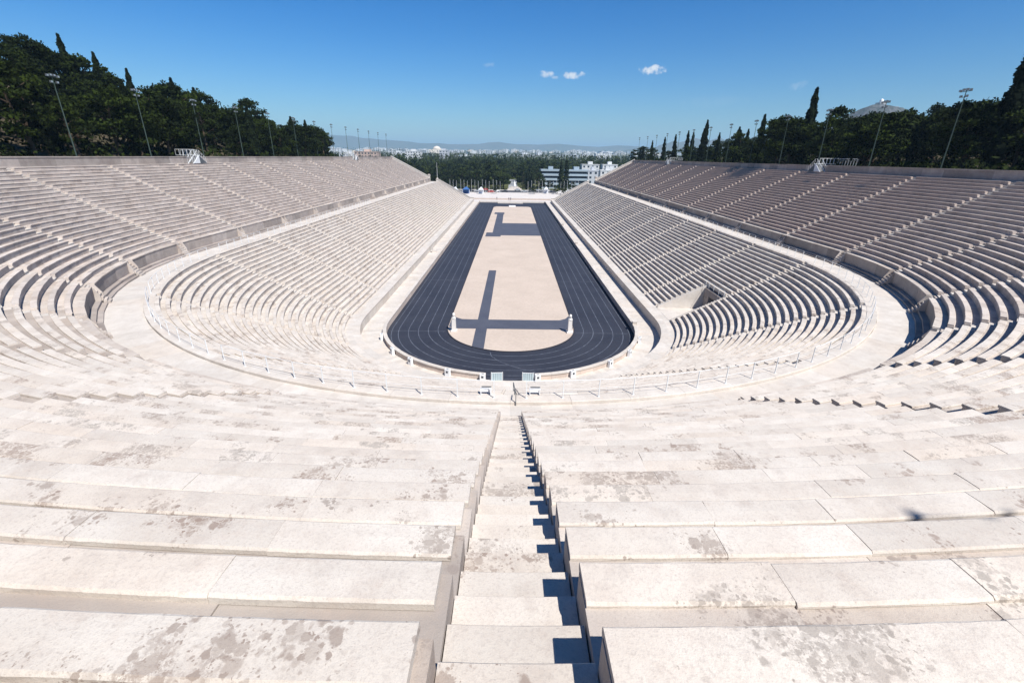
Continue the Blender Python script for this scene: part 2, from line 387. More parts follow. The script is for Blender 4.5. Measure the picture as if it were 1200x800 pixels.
def near_row(T, k, t, b, dphi, rng, left):
    """one row whose slabs are objects of their own: seat_row (the foot course) > seat_slab"""
    T = dict(T); T['c'] = .075 if left else .045; bo = BORD if left else .497
    r = T['r0'] + k * T['t']; z = T['z0'] + k * T['rise']
    n = max(5, round((r * R(dphi)) / rng.uniform(1.7, 2.1)))
    cuts = [0]
    for i in range(n): cuts.append(cuts[-1] + rng.uniform(.7, 1.3))
    cuts = [c / cuts[-1] for c in cuts]
    L = r * R(dphi); mb = MB()
    for i in range(n):
        g = .003 / L; dz = rng.uniform(-.008, .004)
        mb.sweep([(x, y - b[2] + dz) for x, y in base_profile(T, r, z)], shift(path_curve(BORD if left or i < n - 1 else .497, r, 0, dphi, cuts[i] + g, cuts[i + 1] - g, 2), b), rng.random())
    base = mb.obj('seat_row', 'marble_shaded' if left else 'marble_worn', t)
    fine = k >= 14
    w = T['w']; c = T['c']
    for i in range(n):
        jr = rng.uniform(-.009, .009); jz = rng.uniform(-.004, .004); tilt = rng.uniform(-.004, .004); roll = rng.uniform(-.006, .006)
        g0 = rng.uniform(.001, .0035) / L; g1 = rng.uniform(.001, .0035) / L
        seg = max(2, int((cuts[i + 1] - cuts[i]) * L / .14)) if fine else 2
        pth = shift(path_curve(GATE_OFF, r, 0, dphi, cuts[i] + g0, cuts[i + 1] - g1, seg), b)
        chamf = .02 if fine else .014
        prof = [(r + .045, z - c), (r + .045, z - .09), (r + .004, z - .068), (r, z - .05), (r, z - chamf), (r + chamf * .35, z - chamf * .3), (r + chamf, z), (r + w * .5, z + .003), (r + w - chamf, z), (r + w, z - chamf), (r + w, z - c)]
        m = MB(); np_ = len(prof); vs = []
        for q, (ox, oy, dx, dy) in enumerate(pth):
            u = q / seg - .5
            for j, (pr, pz) in enumerate(prof):
                e = 0; ez = 0
                if fine and 2 <= j <= 9:
                    h = mnoise.noise(Vector((q * 1.7 + i * 31.1, k * 5.3 + j * .7, rng.random() * .3)))
                    amp = .007 if j in (3, 4, 5, 6, 8, 9) else .003
                    e = h * amp; ez = mnoise.noise(Vector((q * .9 + i * 11, j * .6, k * 3.1))) * .004
                zz = pz + jz + tilt * 2 * u + roll * (pr - r) / w + ez if j > 0 and j < np_ - 1 else pz
                vs.append((ox + dx * (pr + jr + e), oy + dy * (pr + jr + e), zz - b[2]))
        fs = []
        for q in range(seg):
            for j in range(np_):
                a = q * np_ + j; bb = q * np_ + (j + 1) % np_; fs.append((a, bb, bb + np_, a + np_))
        fs.append(tuple(range(np_ - 1, -1, -1))); mm = seg * np_; fs.append(tuple(range(mm, mm + np_)))
        m.add(vs, fs, rng.random()); m.obj('seat_slab', 'marble', base)
tier_blocks('upper'); tier_blocks('lower')

# ---- stairways
def step_mb(T, j, mb=None, jz=0, jr=0, tint=0.0, r0=None):
    """one step: j=0 is the step level with the front of a row, in coordinates relative to (row front, row top)"""
    mb = mb or MB(); d = T['t'] / 2; rs = T['rise'] / 2; r = (r0 or 0) - j * d; z = -.326 * T['rise'] / .379 - j * rs
    pr = [(r + .03 + jr, z - rs - .06), (r + .03 + jr, z - .05), (r + jr, z - .04 + jz), (r + jr, z - .01 + jz), (r + .01 + jr, z + jz), (r + d + .07, z + jz), (r + d + .07, z - rs - .06)]
    return pr
def flight(T, k0, k1, tint_rng, zb):
    mb = MB()
    for k in range(k0, k1):
        for j in (0, 1):
            pr = [(x + k * T['t'], y + k * T['rise'] + zb + tint_rng.uniform(-.004, .004)) for x, y in step_mb(T, j)]
            mb.sweep(pr, [(0, -BORD + .002, 1, 0), (0, BORD - .002, 1, 0)], tint_rng.random())
    return mb
def stairs(tier):
    T = TIERS[tier]; rng = random.Random(21); zb = .5; b = (T['r0'], T['z0'] - .5)
    far_me = flight(T, 0, T['n'] + 1 if tier == 'upper' else T['n'], rng, zb).mesh('step_flight', 'marble_clean')
    def place(x, y, rz, label, near):
        t = thing('stairway', label, 'stairs', (x, y, b[1]), rz, f'{tier} tier stairways')
        if not near:
            stuff(link('step_flight', far_me, t)); return
        for k in range(T['n'] + 1):
            for j in (0, 1):
                jz = rng.uniform(-.006, .006)
                pr = [(px + rng.uniform(-.003, .003), py + zb) for px, py in step_mb(T, j, jz=jz, jr=rng.uniform(-.01, .01))]
                ys_ = [-BORD + .002 + (BORD * 2 - .004) * q / 8 for q in range(9)]
                if n == 0: ys_[-1] = .493
                mb = MB(); vs = []; np_ = len(pr)
                for q, yy in enumerate(ys_):
                    wear = -.012 * cos(yy / BORD * 1.4) if n == 0 else 0
                    for jj, (px_, pz_) in enumerate(pr):
                        e = .006 * mnoise.noise(Vector((q * 1.3, k * 7.7 + j * 3, jj))) if jj in (1, 2, 3, 4) else 0
                        vs.append((px_ + e, yy, pz_ + (wear * (.4 + .6 * (jj in (3, 4))) + e if jj in (3, 4, 5) else 0)))
                mb.add(vs, [(q * np_ + jj, q * np_ + (jj + 1) % np_, (q + 1) * np_ + (jj + 1) % np_, (q + 1) * np_ + jj) for q in range(8) for jj in range(np_)] + [tuple(range(np_ - 1, -1, -1)), tuple(range(8 * np_, 9 * np_))], rng.random())
                mb.obj('step', 'marble', t, (k * T['t'], 0, k * T['rise']))
    for side, s in (('right', 1), ('left', -1)):
        for i in range(1, NST):
            place(s * b[0], A0 + i * DA, 0 if s > 0 else pi, f'{tier} tier stairway between the {ORD[i-1]} and {ORD[i]} seating blocks of the {side} straight', False)
    angs = [PH0 + DPH * i for i in range(13)] if tier == 'upper' else [PH0 + 2 * DPH * i for i in range(7)]
    mid = len(angs) // 2
    for i, a in enumerate(angs):
        side = 'right' if i < mid else 'left'; n = abs(i - mid)
        if i == mid: lab = ('wide view down the worn central stairway splitting the foreground rows' if tier == 'upper' else 'lower tier flight of the central stairway running down to the track gate')
        elif n == mid: lab = f'{tier} tier stairway where the {side} straight meets the curve'
        else: lab = f'{ORD[n-1]} curved {tier} tier stairway {side} of the central one'
        place(b[0] * cos(R(a)), -b[0] * sin(R(a)), -R(a), lab, tier == 'upper' and n <= 2)
stairs('upper'); stairs('lower')

# ---- U-shaped walls, floors and ledges swept round the bowl
def u_path(y_end, step=2.0, a_step=2.0, r=1, gaps=None):
    out = []
    n = int(round(y_end / step)); 
    for i in range(n + 1): out.append((0, y_end * (1 - i / n), 1, 0))
    m = int(round(180 / a_step))
    for i in range(1, m): a = R(-i * a_step); out.append((0, 0, cos(a), sin(a)))
    for i in range(n + 1): out.append((0, y_end * i / n, -1, 0))
    return out
def u_sheet(name, prof, m, y_end=YEND, kind='structure', tint=True, step=1.83, a_step=2.433, top_only=False):
    rng = random.Random(name); mb = MB(); P = u_path(y_end, step, a_step)
    if top_only:
        for i in range(len(P) - 1): mb.sweep(prof, P[i:i + 2], rng.random(), caps=False)
    else:
        for i in range(len(P) - 1): mb.sweep(prof, P[i:i + 2], rng.random(), caps=(i in (0, len(P) - 2)))
    o = mb.obj(name, m); o['kind'] = kind; return o
def box_prof(r0, r1, z0, z1): return [(r0, z0), (r0, z1), (r1, z1), (r1, z0)]
def panels(parent, prof, m, path, name='wall_panel', rng=random.Random(5), gap=.006, jr=.008, skip=None, aisles=0):
    """a wall of separate stone panels along a path of stations"""
    for i in range(len(path) - 1):
        if skip and skip(path[i], path[i + 1]): continue
        j = rng.uniform(-jr, jr); a, b = path[i], path[i + 1]
        rr = prof[0][0]; L = math.hypot(a[0] + a[2] * rr - b[0] - b[2] * rr, a[1] + a[3] * rr - b[1] - b[3] * rr); g = gap / max(L, .01); gA = aisles / L if aisles and is_aisle(a) else g; gB = aisles / L if aisles and is_aisle(b) else g
        lerp = lambda t: tuple(a[q] + (b[q] - a[q]) * t for q in range(4))
        mb = MB(); mb.sweep([(r + j, z + rng.uniform(-.003, .003)) for r, z in prof], [lerp(gA), lerp(.5), lerp(1 - gB)], rng.random()); mb.obj(name, m, parent)
def is_aisle(s):
    if s[3] == 0: q = (s[1] - A0) / DA; return s[1] > 5 and abs(q - round(q)) < .02 and round(q) < NST
    a = math.degrees(math.acos(max(-1, min(1, s[2])))); q = (a - PH0) / DPH; return abs(q - round(q)) < .02
def stations(aisles=True, step=3.66):
    """stations every step metres on the straights, every 4.8667 degrees on the curve, from right far end round to left far end"""
    out = []; ys = [A0 + DA * NST - step * i for i in range(int((DA * NST + A0) / step) + 1)]
    ys = [y for y in ys if y > .5]
    out += [(0, YEND, 1, 0)] + [(0, y, 1, 0) for y in ys] + [(0, 0, 1, 0)] if YEND > ys[0] + .5 else [(0, y, 1, 0) for y in ys]
    for i in range(0, 37): a = R(-(PH0 + 4.86667 * i)); out.append((0, 0, cos(a), sin(a)))
    out += [(0, 0, -1, 0)] + [(0, y, -1, 0) for y in reversed(ys)] + [(0, YEND, -1, 0)]
    return out
ST = stations()

# rim wall round the top
t = thing('rim_wall', 'tall plain stone wall running round the top of the upper seats', 'wall', (0, -61, 20))
def rel(t, prof): return prof
def wall_thing(name, label, cat, prof_list, loc, path=ST, **kw):
    t = thing(name, label, cat, loc)
    for (nm, prof, m) in prof_list:
        p2 = [(r, z - loc[2]) for r, z in prof]; pth = [(ox - loc[0], oy - loc[1], dx, dy) for ox, oy, dx, dy in path]
        panels(t, p2, m, pth, nm, **kw)
    return t
bpy.data.objects.remove(t)
wall_thing('rim_wall', 'tall plain stone wall running round the top of the upper seats', 'wall',
           [('wall_panel', box_prof(RIM_IN, RIM_OUT, 19.5, RIM_Z - .14), 'wall_stone'),
            ('coping', [(RIM_IN - .07, RIM_Z - .14), (RIM_IN - .07, RIM_Z), (RIM_OUT + .05, RIM_Z), (RIM_OUT + .05, RIM_Z - .14)], 'wall_stone')], (0, -RIM_OUT, 19.5))
# ledge between top row and rim wall
struct(u_sheet('top_ledge', box_prof(60.62, RIM_IN + .02, 19.6, 20.3), 'marble_worn'))
# diazoma wall (foot of the upper tier), its coping ledge, bench steps
def is_aisle_gap(a, b): return False
wall_thing('middle_wall', 'grey stone wall with bench steps between the walkway and the upper tier', 'wall',
           [('wall_panel', box_prof(DZ_WALL, DZ_WALL + .5, DZ_FLOOR - .2, 11.44), 'wall_stone'),
            ('coping', [(DZ_WALL - .06, 11.442), (DZ_WALL - .06, 11.53), (UP['r0'] + .06, 11.53), (UP['r0'] + .06, 11.442)], 'marble_worn'),
            ('bench_step', box_prof(DZ_WALL - .42, DZ_WALL - .012, DZ_FLOOR - .2, DZ_FLOOR + .38), 'wall_stone'),
            ('foot_step', box_prof(DZ_WALL - .8, DZ_WALL - .422, DZ_FLOOR - .2, DZ_FLOOR + .16), 'wall_stone')], (0, -DZ_WALL, DZ_FLOOR - .2), aisles=.62)
# walkway between the tiers
u_sheet('middle_walkway', box_prof(39.15, DZ_WALL + .05, DZ_FLOOR - .3, DZ_FLOOR), 'marble_clean')
wall_thing('walkway_kerb', 'pale stone kerb along the top edge of the lower tier', 'kerb',
           [('kerb_stone', [(38.33, 9.4), (38.33, 10.05), (38.37, 10.09), (39.12, 10.09), (39.15, 10.06), (39.15, 9.4)], 'marble_clean')], (0, -38.7, 9.4))
# podium in front of the lower tier
def podium_skip(a, b):
    ys = (a[1] + a[3] * 20 + b[1] + b[3] * 20) / 2; x = a[2]
    return x > 0 and abs((a[0] + a[2] * 20)) > 15 and -1.2 < ys < 2.2
STP = sorted(set([(0, 2.4, 1, 0)]), key=lambda s: 0)
wall_thing('podium_wall', 'low stone podium wall below the front row, facing the track', 'wall',
           [('wall_panel', box_prof(20.15, 20.6, 0, 1.48), 'marble_clean'), ('coping', box_prof(20.1, 21.0, 1.482, 1.6), 'marble_clean')], (0, -20.15, 0))
u_sheet('podium_ledge', box_prof(20.9, 22.0, 1.2, 1.592), 'marble_clean')
u_sheet('ring_walkway', box_prof(17.2, 20.3, -.2, .3), 'marble_clean')
# low wall round the track, with a gap for the gate at the apex
trk = thing('track_wall', 'low beige stone wall with white coping curving round the black track', 'wall', (0, -17, 0))
TP = []
ys = [YEND - 3.5 * i for i in range(54)]
TP += [(0, y, 1, 0) for y in ys if y > 1] + [(0, 0, 1, 0)]
na = 28; g1 = 3.2; g2 = 3.9
ang = [5.8 * i for i in range(1, 15)]
TPr = TP + [(0, 0, cos(R(-a)), sin(R(-a))) for a in ang]
angL = [180 - a for a in reversed(ang)]
TPl = [(0, 0, cos(R(-a)), sin(R(-a))) for a in angL] + [(0, 0, -1, 0)] + [(0, y, -1, 0) for y in reversed(ys) if y > 1]
for pth in (TPr, TPl):
    q = [(ox, oy + 17, dx, dy) for ox, oy, dx, dy in pth]
    panels(trk, box_prof(16.95, 17.3, 0, .84), 'beige_stone', q); panels(trk, box_prof(16.9, 17.38, .842, .95), 'marble_clean', q, 'coping')

# ------------------------------------------------------------------ ground inside the stadium
def sheet(name, pts, z, m, kind='structure', parent=None, th=0):
    mb = MB(); n = len(pts)
    if th: mb.sweep([(0, 0)], [(0, 0, 0, 0)]) if False else None
    mb.add([(x, y, z) for x, y in pts], [tuple(range(n))]); o = mb.obj(name, m, parent)
    if not parent: o['kind'] = kind
    return o
def arc(r, a0, a1, n, cy=0): return [(r * cos(R(a0 + (a1 - a0) * i / n)), cy + r * sin(R(a0 + (a1 - a0) * i / n))) for i in range(n + 1)]
track = sheet('running_track', [(17.1, YEND)] + arc(17.1, 0, -180, 60) + [(-17.1, YEND)], .02, 'track')
mb = MB()
def line_band(mb, pts, wd, z=.0):
    vs = []; n = len(pts)
    for i, (x, y) in enumerate(pts):
        x0, y0 = pts[max(0, i - 1)]; x1, y1 = pts[min(n - 1, i + 1)]; dx, dy = x1 - x0, y1 - y0; l = math.hypot(dx, dy); nx, ny = -dy / l * wd / 2, dx / l * wd / 2
        vs += [(x + nx, y + ny, z), (x - nx, y - ny, z)]
    mb.add(vs, [(2 * i, 2 * i + 1, 2 * i + 3, 2 * i + 2) for i in range(n - 1)])
for rr in (10.12, 11.45, 12.78, 14.1, 15.43, 16.35):
    mb = MB(); line_band(mb, [(rr, 175)] + arc(rr, 0, -180, 60) + [(-rr, 175)], .07, .026); mb.obj('lane_line', 'lane_white', track)
for pts in ([(-2.5, -9.0), (-2.3, -10.2), (-1.4, -11.6), (.2, -13), (2.4, -14.3), (4.2, -15.6)], [(-16.6, -2), (-8.9, -2)], [(8.9, -2), (16.6, -2)], [(8.9, 26), (16.6, 26)], [(-16.6, 26), (-8.9, 26)], [(8.9, 74), (16.6, 74)]):
    mb = MB(); line_band(mb, pts, .07, .031); mb.obj('marking_line', 'lane_white', track)
ri = 8.78; far_in = 168
inn = [(ri, far_in - 3), (ri - 1.2, far_in), (-(ri - 1.2), far_in), (-ri, far_in - 3)][::-1]
infield = sheet('infield_sand', [(-ri, far_in - 3), (-(ri - 1.2), far_in), (ri - 1.2, far_in), (ri, far_in - 3)] + arc(ri, 0, -180, 48), .034, 'sand')
mb = MB(); kp = arc(ri, 0, -180, 60)
full = [(ri, far_in - 3)] + kp + [(-ri, far_in - 3)]
vs = []; 
for (x, y) in full:
    l = math.hypot(x, y) if y <= 0 else abs(x); nx, ny = (x / l, y / l) if y <= 0 else (math.copysign(1, x), 0)
    vs += [(x, y, 0), (x, y, .1), (x + nx * .14, y + ny * .14, .1), (x + nx * .14, y + ny * .14, 0)]
fs = []
for i in range(len(full) - 1):
    for j in range(4): a = 4 * i + j; b2 = 4 * i + (j + 1) % 4; fs.append((a, b2, b2 + 4, a + 4))
mb.add(vs, fs); tag(mb.obj('infield_kerb', 'kerb_dark'), 'thin dark kerb separating the sandy infield from the black track', 'kerb')
def path_strip(pts, z): sheet('infield_path', pts, z, 'track_path')
path_strip([(-4.9, -7.4), (-3.35, -8.15), (-3.2, 34.6), (-4.75, 34.6)], .040)
cross = [(-7.9, -.8), (7.9, -.8), (8.7, -.2), (8.72, 5.2), (8.1, 3.9), (7.2, 3.2), (6, 3.1), (-6, 3.1), (-7.2, 3.2), (-8.1, 3.9), (-8.72, 5.2), (-8.7, -.2)]
path_strip(cross, .046)
path_strip([(-6.1, 86), (-6.1, 81), (8.75, 81), (8.75, 108.7), (-3.5, 108.7), (-3.5, 86)], .052)
path_strip([(-6.1, 86), (-3.4, 86), (-3.6, 136), (-6.2, 136)], .056)
path_strip([(-7.4, 136), (-3.3, 136), (-3.3, 142.5), (-7.4, 142.5)], .060)
path_strip([(-8, 78.5), (-3.4, 78.5), (-3.4, 86.2), (-8, 86.2)], .064)

# ------------------------------------------------------------------ small things in the stadium
def herm(x, y, label):
    t = thing('herm_pillar', label, 'statue', (x, y, .04))
    MB().box(-.42, .42, -.42, .42, 0, .22).obj('plinth', 'marble_white', t)
    mb = MB(); mb.add([(sx * w_, sy * w_, z) for z, w_ in ((.22, .3), (.3, .27), (1.75, .25), (1.85, .28)) for sx, sy in ((-1, -1), (1, -1), (1, 1), (-1, 1))],
                      [(4 * k + i, 4 * k + (i + 1) % 4, 4 * k + 4 + (i + 1) % 4, 4 * k + 4 + i) for k in range(3) for i in range(4)] + [(12, 13, 14, 15)])
    mb.obj('shaft', 'marble_white', t)
    MB().lathe([(.27, 1.85), (.3, 1.95), (.2, 2.08), (.1, 2.14)], 10).obj('shoulders', 'marble_white', t)
    h = MB(); h.lathe([(.09, 2.1), (.1, 2.18), (.17, 2.26), (.19, 2.38), (.17, 2.5), (.1, 2.6), (.02, 2.63)], 10); h.box(-.04, .04, -.24, -.15, 2.3, 2.4); h.box(-.1, .1, -.2, -.08, 2.16, 2.28)
    h.obj('head', 'marble_white', t, smooth=True)
herm(-7.75, -1.9, 'white two-headed marble pillar at the left end of the infield cross path')
herm(8.05, -1.9, 'white two-headed marble pillar at the right end of the infield cross path')

def gate_leaf(x, y, rz, label):
    t = thing('gate_leaf', label, 'gate', (x, y, .02), rz)
    mb = MB(); 
    for z in (.1, 1.15): mb.box(0, 1.25, -.025, .025, z, z + .05)
    for xx in (0, 1.2): mb.box(xx, xx + .05, -.026, .026, .02, 1.25)
    mb.obj('frame', 'white_paint', t)
    for k in range(5): MB().box(.09 + k * .225, .09 + k * .225 + .19, -.012, .012, .17, 1.13).obj('panel', 'glass_panel', t)
gate_leaf(-.78, -17.12, R(180 + 4), 'open pale metal gate leaf left of the central track entrance')
gate_leaf(1.26, -17.12, R(-4), 'open pale metal gate leaf right of the central track entrance')
MB().box(-.75, 1.28, -18.6, -16.8, .005, .028).obj('gate_threshold', 'track')['kind'] = 'structure'
for a in (90 - 9.6, 90 + 9.6): pass
def marker(a, label, rr=17.42):
    """white box with a dark square opening against the outer face of the track wall"""
    t = thing('floor_lamp_box', label, 'lamp box', (rr * cos(R(-a)), rr * sin(R(-a)), .3), -R(a))
    MB().box(0, .32, -.28, .28, 0, .82).obj('case', 'white_paint', t)
    MB().box(.1, .22, -.14, .14, .822, .85).obj('opening', 'lamp_body', t); MB().box(.322, .335, -.12, .12, .4, .64).obj('opening', 'lamp_body', t)
for i, a in enumerate((99.5, 112.5, 130, 143, 160)): marker(a, f'{ORD[i]} small white lamp box behind the track wall, counted leftward from the gate')
for i, a in enumerate((80.5, 67.5, 50, 36, 20)): marker(a, f'{ORD[i]} small white lamp box behind the track wall, counted rightward from the gate')
t = thing('wall_post', 'white stone post where the right track wall begins to curve', 'post', (17.12, -.6, .3)); MB().box(-.3, .3, -.3, .3, 0, 1.0).obj('shaft', 'marble_clean', t); MB().box(-.34, .34, -.34, .34, 1.002, 1.1).obj('cap', 'marble_clean', t)
for i, yy in enumerate((98, 62)):
    t = thing('wall_post', ('far', 'middle')[i] + ' white stone post on the right track wall', 'post', (17.12, yy, .3)); MB().box(-.3, .3, -.3, .3, 0, 1.1).obj('shaft', 'marble_clean', t); MB().box(-.34, .34, -.34, .34, 1.102, 1.2).obj('cap', 'marble_clean', t)
t = thing('stone_throne', 'small pale stone seat standing on the left walkway beside the track', 'seat', (-18.9, 52, .3), pi / 2)
MB().box(-.5, .5, -.4, .4, 0, .5).obj('seat', 'marble_clean', t); MB().box(-.5, .5, .4, .6, 0, 1.3).obj('backrest', 'marble_clean', t)

# railing above the lower tier (curve and first part of the straights)
def railing(label, pts, loc, h=1.05, post_r=.028, cat='railing', bottom=True, rails=(1.0, .5)):
    t = thing('railing', label, cat, loc)
    for p in pts: 
        mb = MB(); mb.box(-.022, .022, -.022, .022, 0, h); mb.box(-.06, .06, -.06, .06, 0, .02); mb.obj('post', 'metal_grey', t, (p[0] - loc[0], p[1] - loc[1], p[2] - loc[2]), p[3])
    for z in rails:
        mb = MB()
        for a, b in zip(pts, pts[1:]): mb.tube((a[0] - loc[0], a[1] - loc[1], a[2] - loc[2] + z * h), (b[0] - loc[0], b[1] - loc[1], b[2] - loc[2] + z * h), .016 if z == rails[0] else .009, n=5)
        mb.obj('rail', 'metal_grey', t)
    return t
def arc_pts(r, z, a0, a1, n): return [(r * cos(R(-(a0 + (a1 - a0) * i / n))), r * sin(R(-(a0 + (a1 - a0) * i / n))), z, -R(a0 + (a1 - a0) * i / n)) for i in range(n + 1)]
segs = [(2.4, 31.6), (31.6, 60.8), (60.8, 90), (90, 119.2), (119.2, 148.4), (148.4, 177.6)]
labs = ['metal railing above the lower tier, right curve nearest the right straight', 'metal railing above the lower tier, middle stretch of the right curve', 'metal railing just right of the central stairway',
        'metal railing just left of the central stairway', 'metal railing above the lower tier, middle stretch of the left curve', 'metal railing above the lower tier, left curve nearest the left straight']
for (a, b), lb in zip(segs, labs):
    pts = arc_pts(38.75, 10.09, a + 1.3, b - 1.3, 9); railing(lb, pts, pts[0][:3])
for s, nm in ((1, 'right'), (-1, 'left')):
    for i in range(5):
        y0 = A0 + i * DA + (1.2 if i else 2.8); pts = [(s * 38.75, y0 + (A0 + (i + 1) * DA - 1.2 - y0) * k / 6, 10.09, 0) for k in range(7)]
        railing(f'metal railing on the walkway kerb above {ORD[i]} lower block of the {nm} straight', pts, pts[0][:3])
# small sign stands either side of the central stairway at the walkway
for s, nm in ((-1, 'left'), (1, 'right')):
    t = thing('barrier_stand', f'low white barrier stand on the walkway {nm} of the central stairway', 'barrier', (s * 1.35, -38.3, 10.09))
    MB().box(-.3, .3, -.03, .03, .15, .38).obj('board', 'white_paint', t); MB().box(-.24, .3, .1, .15, .36, .41).obj('top_bar', 'lamp_body', t)
    for x in (-.29, .25): MB().box(x, x + .04, -.1, .1, 0, .36).obj('leg', 'white_paint', t)
t = thing('handrail', 'dark sloping handrail at the head of the lower central stairway', 'handrail', (.3, -39.2, 9.7))
m_ = MB(); m_.tube((0, 0, .9), (-.12, 2.4, .35), .03); m_.obj('rail', 'lamp_body', t)
for p, h in (((0, 0), .9), ((-.06, 1.2), .62), ((-.12, 2.4), .35)): MB().box(-.02, .02, -.02, .02, -.2, h).obj('post', 'lamp_body', t, (p[0], p[1], 0))

# stairs through the middle wall at each upper stairway: steps standing out on the walkway between two cheek walls
def mid_stair(x, y, rz, label):
    t = thing('walkway_steps', label, 'steps', (x, y, DZ_FLOOR), rz, 'short flights from the walkway up to the upper tier')
    for k in range(8):
        z = .205 * (k + 1) - .02; r0 = -.95 + k * .2
        if x0_mesh.get(k) is None: x0_mesh[k] = MB().box(r0, r0 + .26, -.5, .5, z - .3, z).mesh('step', 'marble_worn')
        link('step', x0_mesh[k], t)
    for s in (-1, 1):
        if ('c', s) not in x0_mesh:
            mb = MB(); y0, y1 = sorted((s * .505, s * .615)); vs = [(xx, yy, zz) for yy in (y0, y1) for xx, zz in ((-.42, -.1), (-.42, .8), (-.02, 1.56), (.66, 1.58), (.66, -.1))]
            mb.add(vs, [(4, 3, 2, 1, 0), (5, 6, 7, 8, 9)] + [(i, (i + 1) % 5, (i + 1) % 5 + 5, i + 5) for i in range(5)]); x0_mesh['c', s] = mb.mesh('cheek_wall', 'marble_worn')
        link('cheek_wall', x0_mesh['c', s], t)
x0_mesh = {}
for s, nm in ((1, 'right'), (-1, 'left')):
    for i in range(1, NST): mid_stair(s * (DZ_WALL - .03), A0 + i * DA, 0 if s > 0 else pi, f'short steps up through the middle wall below {ORD[i-1]} upper stairway of the {nm} straight')
for i in range(13):
    a = PH0 + DPH * i; n = abs(i - 6); side = 'right' if i < 6 else 'left'
    if n == 0: continue
    mid_stair((DZ_WALL - .03) * cos(R(-a)), (DZ_WALL - .03) * sin(R(-a)), -R(a), f'short steps through the middle wall at {ORD[n-1]} curved stairway {side} of centre')
t = thing('walkway_steps', 'steps of the central stairway dropping through the middle wall', 'steps', (0, -DZ_WALL, DZ_FLOOR), -pi / 2)
for k in range(8): MB().box(-.95 + k * .2, -.69 + k * .2, -.5, .5, .205 * k - .1, .205 * (k + 1) - .02).obj('step', 'marble', t)

# notch in the lower right tier with the tunnel mouth
t = thing('tunnel_entrance', 'stone-lined notch with a dark tunnel mouth cut into the lower right seats', 'tunnel entrance', (24, 2, 1.6))
MB().box(-2.2, 4.9, -3.4, 2.95, -.3, .01).obj('landing', 'marble_clean', t)
# portal wall with opening
MB().box(4.5, 5.0, -3.6, -1.3, 0, 3.2).obj('portal_wall', 'wall_stone', t); MB().box(4.5, 5.0, 1.3, 3.4, 0, 3.2).obj('portal_wall', 'wall_stone', t); MB().box(4.502, 5.002, -1.3, 1.3, 2.3, 3.2).obj('lintel', 'wall_stone', t)
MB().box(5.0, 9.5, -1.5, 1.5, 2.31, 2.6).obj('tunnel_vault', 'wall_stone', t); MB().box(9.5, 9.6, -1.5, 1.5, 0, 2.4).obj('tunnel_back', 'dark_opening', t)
for y in (-1.45, 1.3): MB().box(5.01, 9.5, y, y + .15, 0, 2.31).obj('tunnel_side', 'wall_stone', t)
for y0, y1 in ((2.97, 3.35), (-3.35, -2.97)):
    mb = MB(); vs = [(xx, yy, zz) for yy in (y0, y1) for xx, zz in ((-2.1, -.3), (-2.1, .25), (5.0, 3.6), (5.0, -.3))]
    mb.add(vs, [(3, 2, 1, 0), (4, 5, 6, 7)] + [(i, (i + 1) % 4, (i + 1) % 4 + 4, i + 4) for i in range(4)]); mb.obj('side_wall', 'marble_clean', t)
pts = [(28.7, -.9, 4.85, 0), (28.7, .8, 4.85, 0), (28.7, 2.5, 4.85, 0), (28.7, 4.2, 4.85, 0), (28.7, 5.3, 4.85, 0)]
railing('grey railing standing over the tunnel mouth in the lower right seats', pts, pts[0][:3])

# stiles over the rim wall
def stile(x, y, rz, label):
    far = 1 if rz == 0 else -1
    t = thing('stile', label, 'stile', (x, y, 20.3), rz)
    for s in (-1, 1):
        mb = MB()
        for xx in (-.05, .95):
            vs = []
            for q in (0, .06):
                for yy, zz in ((s * 2.1, 0), (s * 1.75, 0), (s * .1, 1.28), (s * .1, 1.5)): vs.append((xx - .6 - q, yy, zz))
            mb.add(vs, [(0, 1, 2, 3), (7, 6, 5, 4)] + [(i, (i + 1) % 4, (i + 1) % 4 + 4, i + 4) for i in range(4)])
        mb.obj('stringer', 'metal_grey', t)
        for k in range(6):
            MB().box(-.62, .32, *sorted((s * (1.85 - k * .29), s * (1.6 - k * .29))), .16 + k * .2, .2 + k * .2).obj('tread', 'metal_grey', t)
        mb = MB()
        for xx in (-.65, .32):
            mb.tube((xx, s * 2.0, 1.0), (xx, s * .2, 2.35), .028, n=5)
            for k in range(4): mb.tube((xx, s * (2.0 - k * .55), .1 + k * .4), (xx, s * (2.0 - k * .55), 1.0 + k * .42), .022, n=5)
        mb.obj('handrail', 'metal_grey', t)
        MB().add([(xx, yy, zz) for xx in (-.74, -.7) for yy, zz in ((s * 2.0, .03), (s * .03, 1.42), (s * .03, .03))], [(0, 1, 2), (5, 4, 3), (0, 3, 4, 1), (1, 4, 5, 2), (2, 5, 3, 0)]).obj('side_panel', 'lamp_body' if s == far else 'metal_grey', t)
    MB().box(-.62, 3.2, -.6, .6, 1.38, 1.45).obj('platform', 'metal_grey', t)
    mb = MB()
    for s in (-1, 1):
        yy0 = s * .6
        mb.tube((.4, yy0, 2.45), (3.2, yy0, 2.45), .028, n=5)
        for k in range(5): mb.tube((.4 + k * .7, yy0, 1.45), (.4 + k * .7, yy0, 2.45), .022, n=5)
    for yy in (-5, 3.6) if False else ():
        pass
    mb.tube((3.2, -.6, 2.45), (3.2, -6, 2.4), .03, n=5)
    for k in range(8): mb.tube((3.2, -.6 - k * .77, 1.1), (3.2, -.6 - k * .77, 2.45), .022, n=5); mb.tube((3.2, -.6 - k * .77, 1.2), (3.2, -1.0 - k * .77, 2.4), .015, n=4)
    mb.obj('guard_rail', 'metal_grey', t)
stile(-60.5, 33.5, pi, 'white metal stile over the rim wall of the left straight, nearer one')
